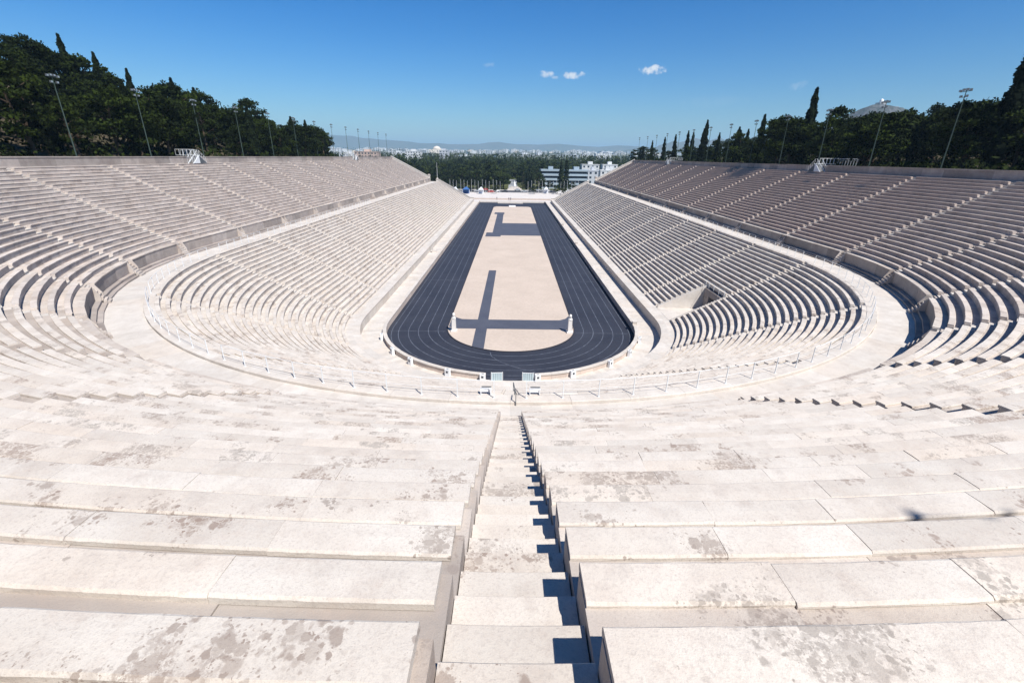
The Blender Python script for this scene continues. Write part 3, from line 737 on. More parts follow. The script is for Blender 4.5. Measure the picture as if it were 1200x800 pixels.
stile(60.5, 36.8, 0, 'white metal stile over the rim wall of the right straight, nearer one')
stile(-60.5, 129, pi, 'white metal stile over the rim wall at the far end of the left straight')
stile(60.5, 131, 0, 'white metal stile over the rim wall at the far end of the right straight')

# floodlight poles behind the rim wall
def pole_proto():
    t = thing('floodlight_pole', 'x', 'floodlight', (0, 0, 0), 0, 'floodlight poles round the rim')
    MB().tube((0, 0, -.5), (0, 0, 11.4), .095, .05, 8).obj('pole', 'pole_paint', t)
    MB().box(-.2, .2, -.2, .2, -.5, .35).obj('base_box', 'lamp_body', t)
    mb = MB(); mb.box(-.9, .9, -.04, .04, 11.2, 11.28); mb.box(-.5, .5, -.04, .04, 10.5, 10.57); mb.obj('cross_arm', 'pole_paint', t)
    for x, z in ((-.8, 11.35), (.8, 11.35), (-.25, 11.45), (.3, 11.45), (-.45, 10.62), (.45, 10.62)):
        l = MB().box(x - .15, x + .15, .02, .22, z - .12, z + .15).obj('lamp', 'lamp_body', t); MB().box(x - .12, x + .12, .222, .235, z - .09, z + .12).obj('glass', 'lamp_glass', l)
    return t
pp = pole_proto(); first = True
for s, nm in ((-1, 'left'), (1, 'right')):
    for i in range(13):
        y = 10 + DA * i + (1 if s > 0 else 0); lab = f'{ORD[i]} floodlight pole behind the rim wall of the {nm} straight, counted from the curve'
        loc = (s * 62.4, y, 20.2); rz = pi / 2 if s > 0 else -pi / 2
        if first: pp.location = loc; pp.rotation_euler = (0, 0, rz); pp['label'] = lab; first = False
        else: copy_tree(pp, loc, rz, lab)
t = thing('lamp_post', 'slim twin-headed lamp post behind the curve, casting two small shadows on right foreground slabs', 'lamp post', (10.7, -64.55, 20.2))
MB().tube((0, 0, 0), (0, 0, 11.6), .06, .03, 8).obj('pole', 'pole_paint', t); MB().tube((-.55, 0, 11.6), (.65, 0, 11.6), .02, n=6).obj('cross_arm', 'pole_paint', t)
for x in (-.5, .6): MB().box(x - .06, x + .06, -.12, .12, 11.5, 11.6).obj('lamp', 'lamp_body', t)

# white finials on the rim wall and lumps
def ball_stone(x, y, z, label):
    pass

# ------------------------------------------------------------------ far ends of the stands
def end_wall(s, nm):
    t = thing('end_wall', f'pale stepped end wall with sloping coping closing the {nm} stand', 'wall', (s * 20, YEND, 0))
    def prism(name, pts, m, y0=0, y1=.9):
        n = len(pts); mb = MB(); vs = [(s * x - s * 20, y, z) for y in (y0, y1) for x, z in pts]
        mb.add(vs, [tuple(range(n)), tuple(range(2 * n - 1, n - 1, -1))] + [(i, (i + 1) % n, (i + 1) % n + n, i + n) for i in range(n)]); mb.obj(name, m, t)
    prism('lower_slope', [(20.1, -.3), (20.1, 2.1), (22, 2.2), (37.9, 10.7), (39.3, 10.7), (39.3, -.3)], 'marble_clean')
    prism('coping', [(20.0, 2.12), (20.0, 2.35), (22, 2.45), (37.8, 10.95), (39.5, 10.95), (39.5, 10.72), (37.9, 10.72), (22, 2.22)], 'marble_clean', -.1, 1.0)
    prism('walkway_gable', [(39.32, -.3), (39.32, 9.9), (42.4, 9.9), (42.4, -.3)], 'marble_clean')
    prism('upper_slope', [(42.42, -.3), (42.42, 12.6), (44, 12.7), (60.6, 21), (61.6, 21.6), (61.6, -.3)], 'marble_clean')
    prism('coping', [(42.3, 12.62), (42.3, 12.9), (44, 13.0), (60.5, 21.3), (61.7, 21.9), (61.7, 21.62), (60.6, 21.02), (44, 12.72)], 'marble_clean', -.1, 1.0)
    for x, z in ((38.7, 10.97), (42.9, 12.92)): MB().box(s * (x - 20) - .45, s * (x - 20) + .45, -.2, 1.1, z, z + .5).obj('pier_cap', 'marble_clean', t)
end_wall(-1, 'left'); end_wall(1, 'right')
def flagpole(x, y, z, h, label, flag=False, group=None):
    t = thing('flagpole', label, 'flagpole', (x, y, z), 0, group)
    MB().tube((0, 0, 0), (0, 0, h), .065, .04, 6).obj('pole', 'white_paint', t); MB().lathe([(.02, h), (.12, h + .08), (.12, h + .16), (.02, h + .24)], 6).obj('finial', 'white_paint', t)
    MB().box(-.25, .25, -.25, .25, 0, .3).obj('base', 'marble_clean', t)
flagpole(-38.7, YEND + .4, 11.4, 7.2, 'single white flagpole on the end wall of the left stand')

# ------------------------------------------------------------------ terrain
def sm(a, b, x): t = max(0, min(1, (x - a) / (b - a))); return t * t * (3 - 2 * t)
def ground_h(x, y):
    if y < 230: return -.4
    d = math.hypot(x, y)
    h = 9 * sm(270, 700, y) + 30 * sm(900, 2600, y) + 28 * sm(2000, 5200, y)
    return -.4 + h
def hill_h(s, d, y):
    """height of the wooded slopes outside the rim; s side (-1 left), d metres outside the rim, y along the stadium"""
    fade = 1 - sm(195, 275, y)
    if s < 0: h = 20.2 + max(0, d - 3) * .44 * (1 - sm(40, 150, d)) + 12 * sm(40, 120, d); h -= (h - 20.2) * .93 * sm(5, 165, y)
    else: h = 20.2 + max(0, d - 8) * .1
    h += 1.3 * mnoise.noise(Vector((d * .05 * s, y * .04, 3)))*min(1, d / 10)
    far = 1 - sm(110, 330, d)
    return max(-2, -1 + (h + 1) * fade * (far if s > 0 else 1 - sm(160, 420, d)))
# ground sheet
xs = [-30000, -14000, -7000, -4000, -2500, -1600, -1000, -700, -500, -350, -220, -120, -70, -20, 20, 70, 120, 220, 350, 500, 700, 1000, 1600, 2500, 4000, 7000, 14000, 30000]
ysg = [-3000, -800, -300, -100, 0, 100, 200, 230, 260, 300, 350, 420, 500, 600, 700, 900, 1100, 1400, 1800, 2300, 2900, 3600, 4600, 6000, 8000, 12000, 20000, 40000]
mb = MB(); mb.add([(x, y, ground_h(x, y)) for y in ysg for x in xs], [(j * len(xs) + i, j * len(xs) + i + 1, (j + 1) * len(xs) + i + 1, (j + 1) * len(xs) + i) for j in range(len(ysg) - 1) for i in range(len(xs) - 1)])
struct(mb.obj('ground', 'city_ground', smooth=True))
# slopes
ds = [-.1, 1.5, 4, 7, 11, 16, 22, 30, 40, 52, 66, 84, 105, 130, 165, 210, 280, 420]
def hill_pts():
    path = [(0, y, 1, 0) for y in (300, 280, 265, 250, 235, 220, 205, 192, 180, 165, 150, 135, 120, 105, 90, 75, 60, 45, 30, 15)]
    path += [(0, 0, cos(R(-a)), sin(R(-a))) for a in range(0, 181, 9)]
    path += [(0, y, -1, 0) for y in (15, 30, 45, 60, 75, 90, 105, 120, 135, 150, 165, 180, 192, 205, 220, 235, 250, 265, 280, 300)]
    vs = []
    for (ox, oy, dx, dy) in path:
        s = 1 if dx >= 0 else -1; k = abs(dx)
        for d in ds:
            h = hill_h(s, d, oy) if dy == 0 else (hill_h(1, d, 0) * (.5 + dx / 2) + hill_h(-1, d, 0) * (.5 - dx / 2))
            vs.append((ox + dx * (61.5 + d), oy + dy * (61.5 + d), h))
    n = len(ds)
    return vs, [(i * n + j, i * n + j + 1, (i + 1) * n + j + 1, (i + 1) * n + j) for i in range(len(path) - 1) for j in range(n - 1)]
mb = MB(); mb.add(*hill_pts()); struct(mb.obj('hillside', 'earth', smooth=True))
# filling under the stands so that no light leaks through
for nm, prof in (('stand_fill', [(21.95, -.3), (21.95, .8), (34, .8), (38.2, 9.0), (42.9, 9.0), (43.3, 10.6), (60.9, 19.0), (60.9, -.3)]),):
    mb = MB(); P = u_path(YEND - .02, 3, 3); mb.sweep([(r, z) for r, z in prof], P)
    struct(mb.obj('stand_foundation', 'wall_stone'))

# plaza and road beyond the open end
sheet('plaza', [(-75, YEND), (75, YEND), (75, 262), (-75, 262)], -.02 + .0, 'paving')
MB().box(-17.4, 17.4, 188.2, 189.6, 0, .7).obj('track_end_wall', 'marble_clean')
tag(bpy.data.objects['track_end_wall'], 'low white wall closing the far end of the black track', 'wall')
tag(MB().box(-7.4, 5.4, 183.5, 187.6, .02, .5).obj('podium_platform', 'marble_clean'), 'low white platform set into the far end of the track', 'platform')
tag(MB().box(-1.6, 1.6, 166.8, 168.4, .04, .55).obj('winners_block', 'white_paint'), 'small white block at the far tip of the infield', 'block')
tag(MB().box(-62, 62, 205, 205.6, 0, .8).obj('plaza_wall', 'beige_stone'), 'long low pinkish wall across the plaza entrance', 'wall')
sheet('road', [(-400, 262), (400, 262), (400, 282), (-400, 282)], .0, 'asphalt')
for i, yy in enumerate((271.8,)):
    mb = MB()
    for k in range(-30, 30): mb.box(k * 6, k * 6 + 3, yy, yy + .15, .004, .008)
    stuff(mb.obj('road_marking', 'lane_white'))
MB().box(-400, 400, 282, 286, -.3, .14).obj('pavement', 'paving')['kind'] = 'structure'
mb = MB(); gx = [-400, -200, -100, 0, 100, 200, 400]; gy = [286, 300, 320, 345, 370, 400, 440, 480]
mb.add([(x, y, max(.02, ground_h(x, y) + .42)) for y in gy for x in gx], [(j * 7 + i, j * 7 + i + 1, j * 7 + i + 8, j * 7 + i + 7) for j in range(len(gy) - 1) for i in range(6)]); struct(mb.obj('garden_lawn', 'grass'))
sheet('park_avenue', [(-6.5, 286), (6.5, 286), (6.5, 420), (-6.5, 420)], .0 + 1.6, 'paving') if False else None
mb = MB(); av = [(286, .03), (310, ground_h(0, 310) + .7), (345, ground_h(0, 345) + .7), (370, ground_h(0, 370) + .7), (398, ground_h(0, 398) + .7)]
mb.add([(x, y, z) for y, z in av for x in (-3.2, 3.8)], [(2 * i, 2 * i + 1, 2 * i + 3, 2 * i + 2) for i in range(len(av) - 1)]); struct(mb.obj('park_avenue', 'avenue'))
# monument at the foot of the avenue
t = thing('monument', 'white statue group on a stepped base where the park avenue begins', 'monument', (1.5, 289, .1))
for k in range(3): MB().box(-5 + k * 1.1, 5 - k * 1.1, -3 + k * .7, 3 - k * .7, k * .7, k * .7 + .7).obj('step', 'marble_clean', t)
mb = MB(); mb.lathe([(.9, 2.1), (.8, 3.4), (.5, 3.5), (.55, 4.3), (.4, 5.2), (.15, 5.4), (.25, 5.8), (.05, 6.1)], 10); mb.tube((0, 0, 4.8), (1.5, 0, 5.6), .15, .1); mb.obj('figure', 'white_paint', t, smooth=True)
# flagpoles in rows
k = 0
for i in range(15):
    for s in (-1, 1):
        x = s * (9 + i * 2.35) + 1; y = 252 + (i % 3) * 2.2
        flagpole(x, y, 0, 7.2 + (i % 3) * .4, 'bare white flagpole in the row along the plaza edge', group='flagpoles along the plaza')
# tents
def tent(x, y, w_, d_, m, label):
    t = thing('tent', label, 'tent', (x, y, 0))
    mb = MB(); a, b = w_ / 2, d_ / 2
    mb.add([(-a, -b, 2.6), (a, -b, 2.6), (a, b, 2.6), (-a, b, 2.6), (-a * .12, -b * .12, 4.1), (a * .12, b * .12, 4.4)], [(0, 1, 5, 4), (1, 2, 5), (2, 3, 4, 5), (3, 0, 4), (3, 2, 1, 0)]); mb.obj('roof', m, t)
    for sx in (-1, 1):
        for sy in (-1, 1): MB().box(sx * a * .97 - .06, sx * a * .97 + .06, sy * b * .97 - .06, sy * b * .97 + .06, 0, 2.6).obj('leg', 'white_paint', t)
    MB().box(-a, a, b - .08, b - .03, 0, 2.6).obj('back_panel', m, t)
tent(-36, 243, 3.2, 3.2, 'tent_white', 'white pointed tent nearest the end wall of the left stand')
tent(-29.5, 246, 4.5, 4, 'tent_blue', 'blue canopy tent on the plaza behind the left stand')
tent(-20, 246, 3.2, 3.2, 'tent_white', 'white pointed tent right of the blue canopy')
tent(22, 256, 3, 3, 'tent_white', 'small white tent beside the flagpoles on right of the plaza')
# parked cars along the road
def car_proto(m):
    t = thing('parked_car', 'x', 'car')
    pr = [(-2.1, .35), (-2.15, .75), (-1.9, .95), (-1.35, 1.0), (-.8, 1.42), (.7, 1.42), (1.3, .98), (2.05, .85), (2.15, .5), (2.1, .3)]
    n = len(pr); mb = MB(); vs = [(x, y * (1 if z < 1.1 else .82), z) for y in (-.85, .85) for x, z in pr]
    mb.add(vs, [tuple(range(n)), tuple(range(2 * n - 1, n - 1, -1))] + [(i, (i + 1) % n, (i + 1) % n + n, i + n) for i in range(n)]); mb.obj('body', m, t)
    for y0 in (-.83, .80): MB().box(-.75, .65, y0, y0 + .03, 1.02, 1.34).obj('window', 'window_dark', t)
    for x in (-1.3, 1.3):
        for y in (-.8, .8): MB().tube((x, y - .1, .32), (x, y + .1, .32), .32, n=10).obj('wheel', 'tyre', t)
    return t
protos = []
cl = {'car_white': 'white', 'car_dark': 'dark', 'car_red': 'red', 'car_silver': 'silver'}
for m in cl: protos.append((m, car_proto(m)))
used = set(); rng = random.Random(3)
for i in range(34):
    m, p = protos[rng.choice((0, 0, 1, 2, 3, 3))]; x = -70 + i * 4.6 + rng.uniform(-.6, .6); y = rng.choice((259.5, 264.5, 279.5)); lab = f'small {cl[m]} car parked on the road beyond the plaza'
    if abs(x) < 3: continue
    if m not in used: used.add(m); p.location = (x, y, 0); p['label'] = lab; p['group'] = f'{cl[m]} cars on the far road'
    else: copy_tree(p, (x, y, 0), rng.choice((0, pi)), lab)
# people, tiny figures on the plaza
def person(x, y, rz, top, label):
    t = thing('person', label, 'person', (x, y, 0), rz)
    me = bpy.data.meshes.new('body')
    V = [(0, 0, .95), (0, 0, 1.2), (0, 0, 1.42), (0, 0, 1.52), (0, .01, 1.66), (.2, 0, 1.4), (.27, .03, 1.12), (.24, .12, .88), (-.2, 0, 1.4), (-.27, .03, 1.12), (-.25, .1, .88), (.1, 0, .9), (.12, .06, .5), (.12, -.02, .06), (.12, .14, .03), (-.1, 0, .9), (-.12, -.04, .5), (-.12, -.18, .08), (-.12, -.04, .03)]
    Ed = [(0, 1), (1, 2), (2, 3), (3, 4), (2, 5), (5, 6), (6, 7), (2, 8), (8, 9), (9, 10), (0, 11), (11, 12), (12, 13), (13, 14), (0, 15), (15, 16), (16, 17), (17, 18)]
    rad = [.15, .14, .15, .06, .11, .07, .05, .035, .07, .05, .035, .1, .065, .045, .04, .1, .065, .045, .04]
    me.from_pydata(V, Ed, []); o = link('body', me, t); md = o.modifiers.new('skin', 'SKIN'); 
    lay = me.skin_vertices[0] if me.skin_vertices else None
    if lay is None: bm_ = None
    if lay:
        for i, r_ in enumerate(rad): lay.data[i].radius = (r_, r_ * .8)
        lay.data[0].use_root = True
    me.materials.append(MATS[top]); o.modifiers.new('sub', 'SUBSURF').levels = 1
    MB().lathe([(.03, 1.73), (.115, 1.72), (.12, 1.66), (.1, 1.6)], 8).obj('hair', 'lamp_body', t)
person(-1.9, 200, .4, 'cloth_dark', 'person in dark clothes standing at left of the pair on the far plaza')
person(-.9, 200.6, -2.6, 'cloth_dark', 'person in dark clothes standing at right of the pair on the far plaza')
person(-8.5, 203, 1, 'cloth_dark', 'person in dark clothes walking left of the pair on the plaza')
person(21, 204, 1, 'cloth_white', 'person in pale clothes on the right of the plaza')

# ------------------------------------------------------------------ trees
def leaf(mb, c, size, rng, nrm=None, tint=0):
    n = Vector((rng.gauss(0, 1), rng.gauss(0, 1), rng.gauss(.5, 1))).normalized() if nrm is None else nrm
    a = n.orthogonal().normalized(); b = n.cross(a); t = rng.uniform(0, 6.28); a2 = a * cos(t) + b * sin(t); b2 = n.cross(a2)
    s1 = size * rng.uniform(.6, 1.3); s2 = s1 * rng.uniform(.45, .8); c = Vector(c)
    o = len(mb.v); mb.v += [tuple(c - a2 * s1), tuple(c + b2 * s2 * .8 - a2 * s1 * .1), tuple(c + a2 * s1), tuple(c - b2 * s2)]; mb.f.append((o, o + 1, o + 2, o + 3)); mb.t.append(tint)
def pine(seed, h, spread, nclump, nleaf, lsize):
    rng = random.Random(seed); tr = MB(); cr = MB()
    lean = Vector((rng.uniform(-.12, .12), rng.uniform(-.12, .12), 1)); p = Vector((0, 0, -1)); r = .028 * h; top = Vector((0, 0, 0)) + lean * h * .8; N = 4
    for i in range(N):
        q = Vector((0, 0, 0)) + lean * (h * .8 * (i + 1) / N) + Vector((rng.uniform(-.2, .2), rng.uniform(-.2, .2), 0)); tr.tube(p, q, r, r * .78, 6); p = q; r *= .78
    for c in range(nclump):
        u = rng.random(); zz = h * (.32 + .66 * u); prof = sin(pi * min(1, (u * .88 + .1))) ** .7; rr = spread * prof * math.sqrt(rng.random()) ; a = rng.uniform(0, 6.283)
        cc = Vector((rr * cos(a), rr * sin(a), zz)) + lean * 0 + Vector((lean.x * zz, lean.y * zz, 0)); s = spread * rng.uniform(.2, .4); tn = rng.random()
        b0 = Vector((lean.x * zz * .8, lean.y * zz * .8, max(h * .2, zz - rr * .6))); 
        if c % 3 == 0: tr.tube(b0, cc, .006 * h, .003 * h, 4)
        for _ in range(nleaf):
            v = Vector((rng.gauss(0, 1), rng.gauss(0, 1), rng.gauss(0, .5)))
            v = v.normalized() * (rng.random() ** .45) ; leaf(cr, cc + Vector((v.x * s, v.y * s, v.z * s * .62)), lsize, rng, tint=tn * .6 + rng.random() * .4)
    return tr, cr
def cypress(seed, h, wd, n, lsize):
    rng = random.Random(seed); tr = MB(); cr = MB(); tr.tube((0, 0, -1), (0, 0, h * .9), .02 * h, .004 * h, 6)
    for i in range(n):
        u = rng.random() ** .85; z = h * (.06 + .94 * u); a = rng.uniform(0, 6.283)
        rr = wd * (min(1, u * 5 + .3)) * (1 - u) ** .62 * (1 + .3 * sin(3 * a + z * 1.3) + .22 * sin(z * 3.1)) * (.45 + .6 * math.sqrt(rng.random()))
        nrm = Vector((cos(a) + rng.gauss(0, .5), sin(a) + rng.gauss(0, .5), rng.gauss(.2, .5))).normalized()
        leaf(cr, (rr * cos(a), rr * sin(a), z), lsize, rng, nrm, rng.random())
    return tr, cr
def tree_protos(kind, cfgs, m):
    out = []
    for c in cfgs:
        tr, cr = (cypress if kind == 'cypress' else pine)(*c); out.append((tr.mesh('trunk', 'bark'), cr.mesh('crown', m)))
    return out
pines = tree_protos('pine', [(i, 10 + i % 3, 4.2 + (i % 2) * .8, 34, 110, .27) for i in range(5)], 'pine_leaves')
cyps = tree_protos('cypress', [(i, 12, 1.25 + .25 * i, 3000, .3) for i in range(3)], 'cypress_leaves')
parks = tree_protos('pine', [(20 + i, 13 + i % 3, 5.2 + (i % 2), 26, 42, .62) for i in range(5)], 'park_leaves')
pcyps = tree_protos('cypress', [(30 + i, 15, 1.6 + .3 * i, 650, .6) for i in range(2)], 'cypress_leaves')
def tree(name, pr, x, y, z, sc, label, cat, group, rng, szz=None):
    t = thing(name, label, cat, (x, y, z), rng.uniform(0, 6.28), group); t.scale = (sc, sc, szz or sc * rng.uniform(.9, 1.12))
    link('trunk', pr[0], t); link('crown', pr[1], t); return t
rng = random.Random(77)
# left slope
def hz(s, x, y): return hill_h(s, abs(x) - 61.5, y)
n = 0
for i in range(4000):
    if n >= 240: break
    d = 3.5 + 100 * rng.random() ** 1.5; y = -12 + 250 * rng.random()
    if d > 70 and rng.random() < .3: continue
    x = -(61.5 + d); z = hz(-1, x, y)
    if z < 2 or -x - 4 < .36 * (y + 60.8): continue
    # a small bare rocky clearing high on the slope
    if rng.random() < .2: tree('cypress_tree', rng.choice(cyps), x, y, z - .3, rng.uniform(.7, 1.1), 'dark slender cypress rising among the pines on the left slope', 'tree', 'cypresses on the left slope', rng)
    else: tree('pine_tree', rng.choice(pines), x, y, z - .3, rng.uniform(.7, 1.1), 'dark green pine in the dense wood on the left slope', 'tree', 'pines on the left slope', rng)
    n += 1
n = 0
for i in range(4000):
    if n >= 190: break
    d = 4.5 + 75 * rng.random() ** 1.3; y = -10 + 240 * rng.random(); x = 61.5 + d; z = hz(1, x, y)
    if z < 2: continue
    dens = 1.0
    sc = rng.uniform(.75, 1.12) if y < 120 else rng.uniform(.5, .75)
    if rng.random() < (.12 if y < 105 else .75): tree('cypress_tree', rng.choice(cyps), x, y, z - .3, sc * .85, 'dark slender cypress among the pines behind the right rim', 'tree', 'cypresses behind the right rim', rng)
    else: tree('pine_tree', rng.choice(pines), x, y, z - .3, sc, 'broad dark green pine in the wood behind the right rim', 'tree', 'pines behind the right rim', rng)
    n += 1
mb = MB(); rg = random.Random(5)
for i in range(11000):
    s = rg.choice((-1, 1)); d = 2.5 + 75 * rg.random() ** 1.4; y = -45 + 265 * rg.random(); zz = hill_h(s, d, y)
    if zz < 3 or (s < 0 and 61.5 + d < .36 * (y + 60.8)): continue
    for _ in range(7): leaf(mb, (s * (61.5 + d) + rg.gauss(0, .9), y + rg.gauss(0, .9), zz + .2 + abs(rg.gauss(0, .8))), .4, rg, tint=rg.random() * .6)
stuff(mb.obj('undergrowth', 'pine_leaves'))
# individual tall cypresses (pixel column, distance outside rim, height)
def at_px(px, X):
    dd = M3 @ Vector((px - 600, -(190 - 400), -539.15)); return -60.8 + dd.y / dd.x * X
for px, X, h, lab in ((1163, 72, 19, 'tallest dark cypress at the right edge of the picture'), (938, 70, 17.5, 'tall isolated cypress rising beside the floodlights on right'), (886, 72, 15, 'cypress standing over low pines right of the far stile'),
                      (822, 72, 15.5, 'pointed cypress behind the far end of the right rim'), (802, 72, 13, 'cypress pair member furthest left behind the right rim'), (788, 72, 11.5, 'dark blunt cypress beside the far right stile'), (808, 74, 12.5, 'narrow cypress just right of the pair behind the right rim'),
                      (112, -96, 14, 'cypress on the crest of the left slope, leaning top'), (122, -95, 10, 'shorter cypress beside the crest cypress on the left'), (176, -86, 12, 'ragged cypress on the left slope skyline'), (222, -79, 13, 'cypress on the left slope above the near stile'), (228, -82, 11, 'cypress just behind the one above the stile'), (748, 70, 9, 'first small cypress beyond the far right stile'), (762, 70, 10, 'second small cypress beyond the far right stile'), (776, 71, 11, 'third small cypress beyond the far right stile'), (838, 73, 10.5, 'cypress between the tall pointed one and the low pines on right'), (862, 72, 11, 'slim cypress over the low pines right of the tall pointed one'), (1003, 80, 9.5, 'small cypress tip showing left of the distant rocky hill'), (384, -67, 8, 'small dark cypress at the far end of the left rim')):
    s = 1 if X > 0 else -1; y = at_px(px, X); z = hz(s, X, y)
    t = tree('cypress_tree', cyps[0], X, y, z - .3, h / 12 * .9, lab, 'tree', None, rng, h / 12)
# park beyond the plaza
spots = []
n = 0
for i in range(9000):
    if n >= 300: break
    y = 288 + 190 * rng.random() ** 1.15; x = rng.uniform(-.36, .36) * (y + 40)
    if abs(x) < 6.8 and y < 395: continue
    if 14 < x < 72 and y < 372: continue          # office block and its forecourt
    if 40 < x < 150 and y < 480: continue
    if x < -70 and y < 330: continue
    if any((x - a) ** 2 + (y - b) ** 2 < 42 for a, b in spots): continue
    spots.append((x, y)); z = ground_h(x, y); n += 1
    if rng.random() < (.28 if x > -10 else .1): tree('cypress_tree', rng.choice(pcyps), x, y, z - .5, rng.uniform(.75, 1.0), 'dark cypress rising out of the park beyond the plaza', 'tree', 'cypresses in the park', rng)
    else: tree('park_tree', rng.choice(parks), x, y, z - .8, rng.uniform(.9, 1.2), 'leafy green tree in the wooded park beyond the plaza', 'tree', 'trees in the park', rng)
# outer belts of trees left and right of the park, one mass each further off
mb = MB(); rg = random.Random(9)
for i in range(2900):
    near = i < 1500
    y = 465 + 340 * rg.random() if near else 800 + 1500 * rg.random(); x = rg.uniform(-.42, .42) * y * (1 if near else 1.7); z = ground_h(x, y)
    tn = rg.random() * .7; cyp = rg.random() < .3; sx, hz_ = (1.5, 7.5) if cyp else (3.4, 4.2)
    for _ in range(46 if near else 18):
        v = Vector((rg.gauss(0, sx), rg.gauss(0, sx), abs(rg.gauss(0, hz_)))); 
        if cyp: k_ = max(.1, 1 - v.z / 17); v.x *= k_; v.y *= k_
        leaf(mb, (x + v.x, y + v.y, z + 1.5 + min(v.z * 1.15, 15)), 1.25 if near else 2.0, rg, tint=tn + .3 * rg.random())
stuff(mb.obj('distant_wood', 'park_leaves'))
# small round street trees in the plaza
for i, (x, y) in enumerate(((-10.5, 250), (14, 251), (-22, 256), (29, 253), (38, 258), (-32, 258), (33, 248), (41, 252), (46, 256))):
    tree('street_tree', parks[i % 5], x, y, 0, .38, 'small round tree planted on the plaza edge by the flagpoles', 'tree', 'small trees on the plaza', rng)
tree('cypress_tree', pcyps[0], 34, 284, 0, 1.25, 'two dark cypresses stand before the office block, left one', 'tree', None, rng)
tree('cypress_tree', pcyps[1], 38, 285, 0, 1.3, 'tall dark cypress before the office block, right one', 'tree', None, rng)
for i, (x, y, s_) in enumerate(((21, 289, .6), (26, 291, .45), (44, 290, .4), (50, 292, .38), (56, 290, .42), (62, 288, .5), (70, 292, .55), (18, 294, .75), (76, 296, .55), (66, 300, .5))):
    tree('park_tree', parks[i % 5], x, y, 0, s_, 'leafy tree growing in front of the banded office block', 'tree', 'trees before the office block', rng)

# ------------------------------------------------------------------ buildings beyond
def building(x, y, w_, d_, fl, m, label, z=None, rz=0, fh=3.2, band=False, group=None, roof=None, winw=1.6):
    z = ground_h(x, y) if z is None else z
    t = thing('building', label, 'building', (x, y, z), rz, group); H = fl * fh
    MB().box(-w_ / 2, w_ / 2, -d_ / 2, d_ / 2, -3, H).obj('wall', m, t)
    MB().box(-w_ / 2 - .25, w_ / 2 + .25, -d_ / 2 - .25, d_ / 2 + .25, H, H + .6).obj('parapet', m, t)
    MB().box(-w_ * .12, w_ * .15, -d_ * .15, d_ * .2, H + .6, H + 3).obj('roof_room', m, t)
    if roof: MB().add([(-w_ / 2 - .6, -d_ / 2 - .6, H + .6), (w_ / 2 + .6, -d_ / 2 - .6, H + .6), (w_ / 2 + .6, d_ / 2 + .6, H + .6), (-w_ / 2 - .6, d_ / 2 + .6, H + .6), (-w_ / 4, 0, H + 3.6), (w_ / 4, 0, H + 3.6)], [(0, 1, 5, 4), (1, 2, 5), (2, 3, 4, 5), (3, 0, 4), (3, 2, 1, 0)]).obj('roof', roof, t)
    for f in range(fl):
        z0 = f * fh + 1.0
        if band:
            MB().box(-w_ / 2 - .02, w_ / 2 + .02, -d_ / 2 - .04, d_ / 2 + .04, z0 + .3, z0 + 1.9).obj('window', 'window_dark', t)
            MB().box(-w_ / 2 - .9, w_ / 2 + .9, -d_ / 2 - .9, d_ / 2 + .5, z0 + 1.95, z0 + 3.1).obj('balcony_band', 'concrete_white', t)
        else:
            nw = max(2, int(w_ / (winw * 2.2)))
            for k in range(nw):
                cx = -w_ / 2 + w_ * (k + .5) / nw; MB().box(cx - winw / 2, cx + winw / 2, -d_ / 2 - .03, -d_ / 2 + .1, z0, z0 + 1.5).obj('window', 'window_dark', t)
    return t
building(28.5, 312, 13, 14, 4, 'concrete_white', 'left wing of the banded office block behind cypresses', band=True, z=0)
building(48, 312, 15, 14, 4, 'concrete_white', 'right wing of the white banded office block with dark window strips', band=True, z=0)
building(62, 322, 8, 12, 4, 'plaster_grey', 'grey apartment house right of the banded office block', z=0)
building(75, 330, 12, 12, 4, 'plaster_white', 'white apartment house with tall dark windows behind the right stand', z=0)
building(91, 340, 13, 12, 4, 'plaster_cream', 'cream apartment house near the right end wall', z=0)
for i, (x, y, w_, fl, m) in enumerate(((72, 400, 16, 5, 'plaster_white'), (92, 410, 14, 5, 'plaster_white'), (110, 400, 14, 5, 'plaster_cream'), (127, 420, 16, 5, 'plaster_white'), (86, 370, 10, 4, 'plaster_white'), (112, 372, 12, 5, 'plaster_white'))):
    building(x, y, w_, 12, fl, m, 'pale apartment house in the cluster behind the right stand', group='houses behind the right stand', z=0)
# left side, near the end of the left rim
building(-170, 520, 26, 16, 5, 'plaster_pink', 'wide pinkish building with a flat roof behind the left rim', z=9)
building(-120, 480, 14, 10, 2, 'plaster_cream', 'low cream house with a tiled roof among park trees', z=6, roof='roof_tile')
building(-103, 470, 12, 10, 2, 'plaster_cream', 'second low cream house with a tiled roof at the park edge', z=4, roof='roof_tile')
building(-140, 640, 22, 14, 6, 'plaster_white', 'white block rising left of the park', z=8); building(-205, 560, 20, 14, 4, 'plaster_white', 'white block next to the pinkish building', z=10)
building(-105, 700, 14, 14, 6, 'plaster_grey', 'dark grey block with trees before it, left of the park', z=10)
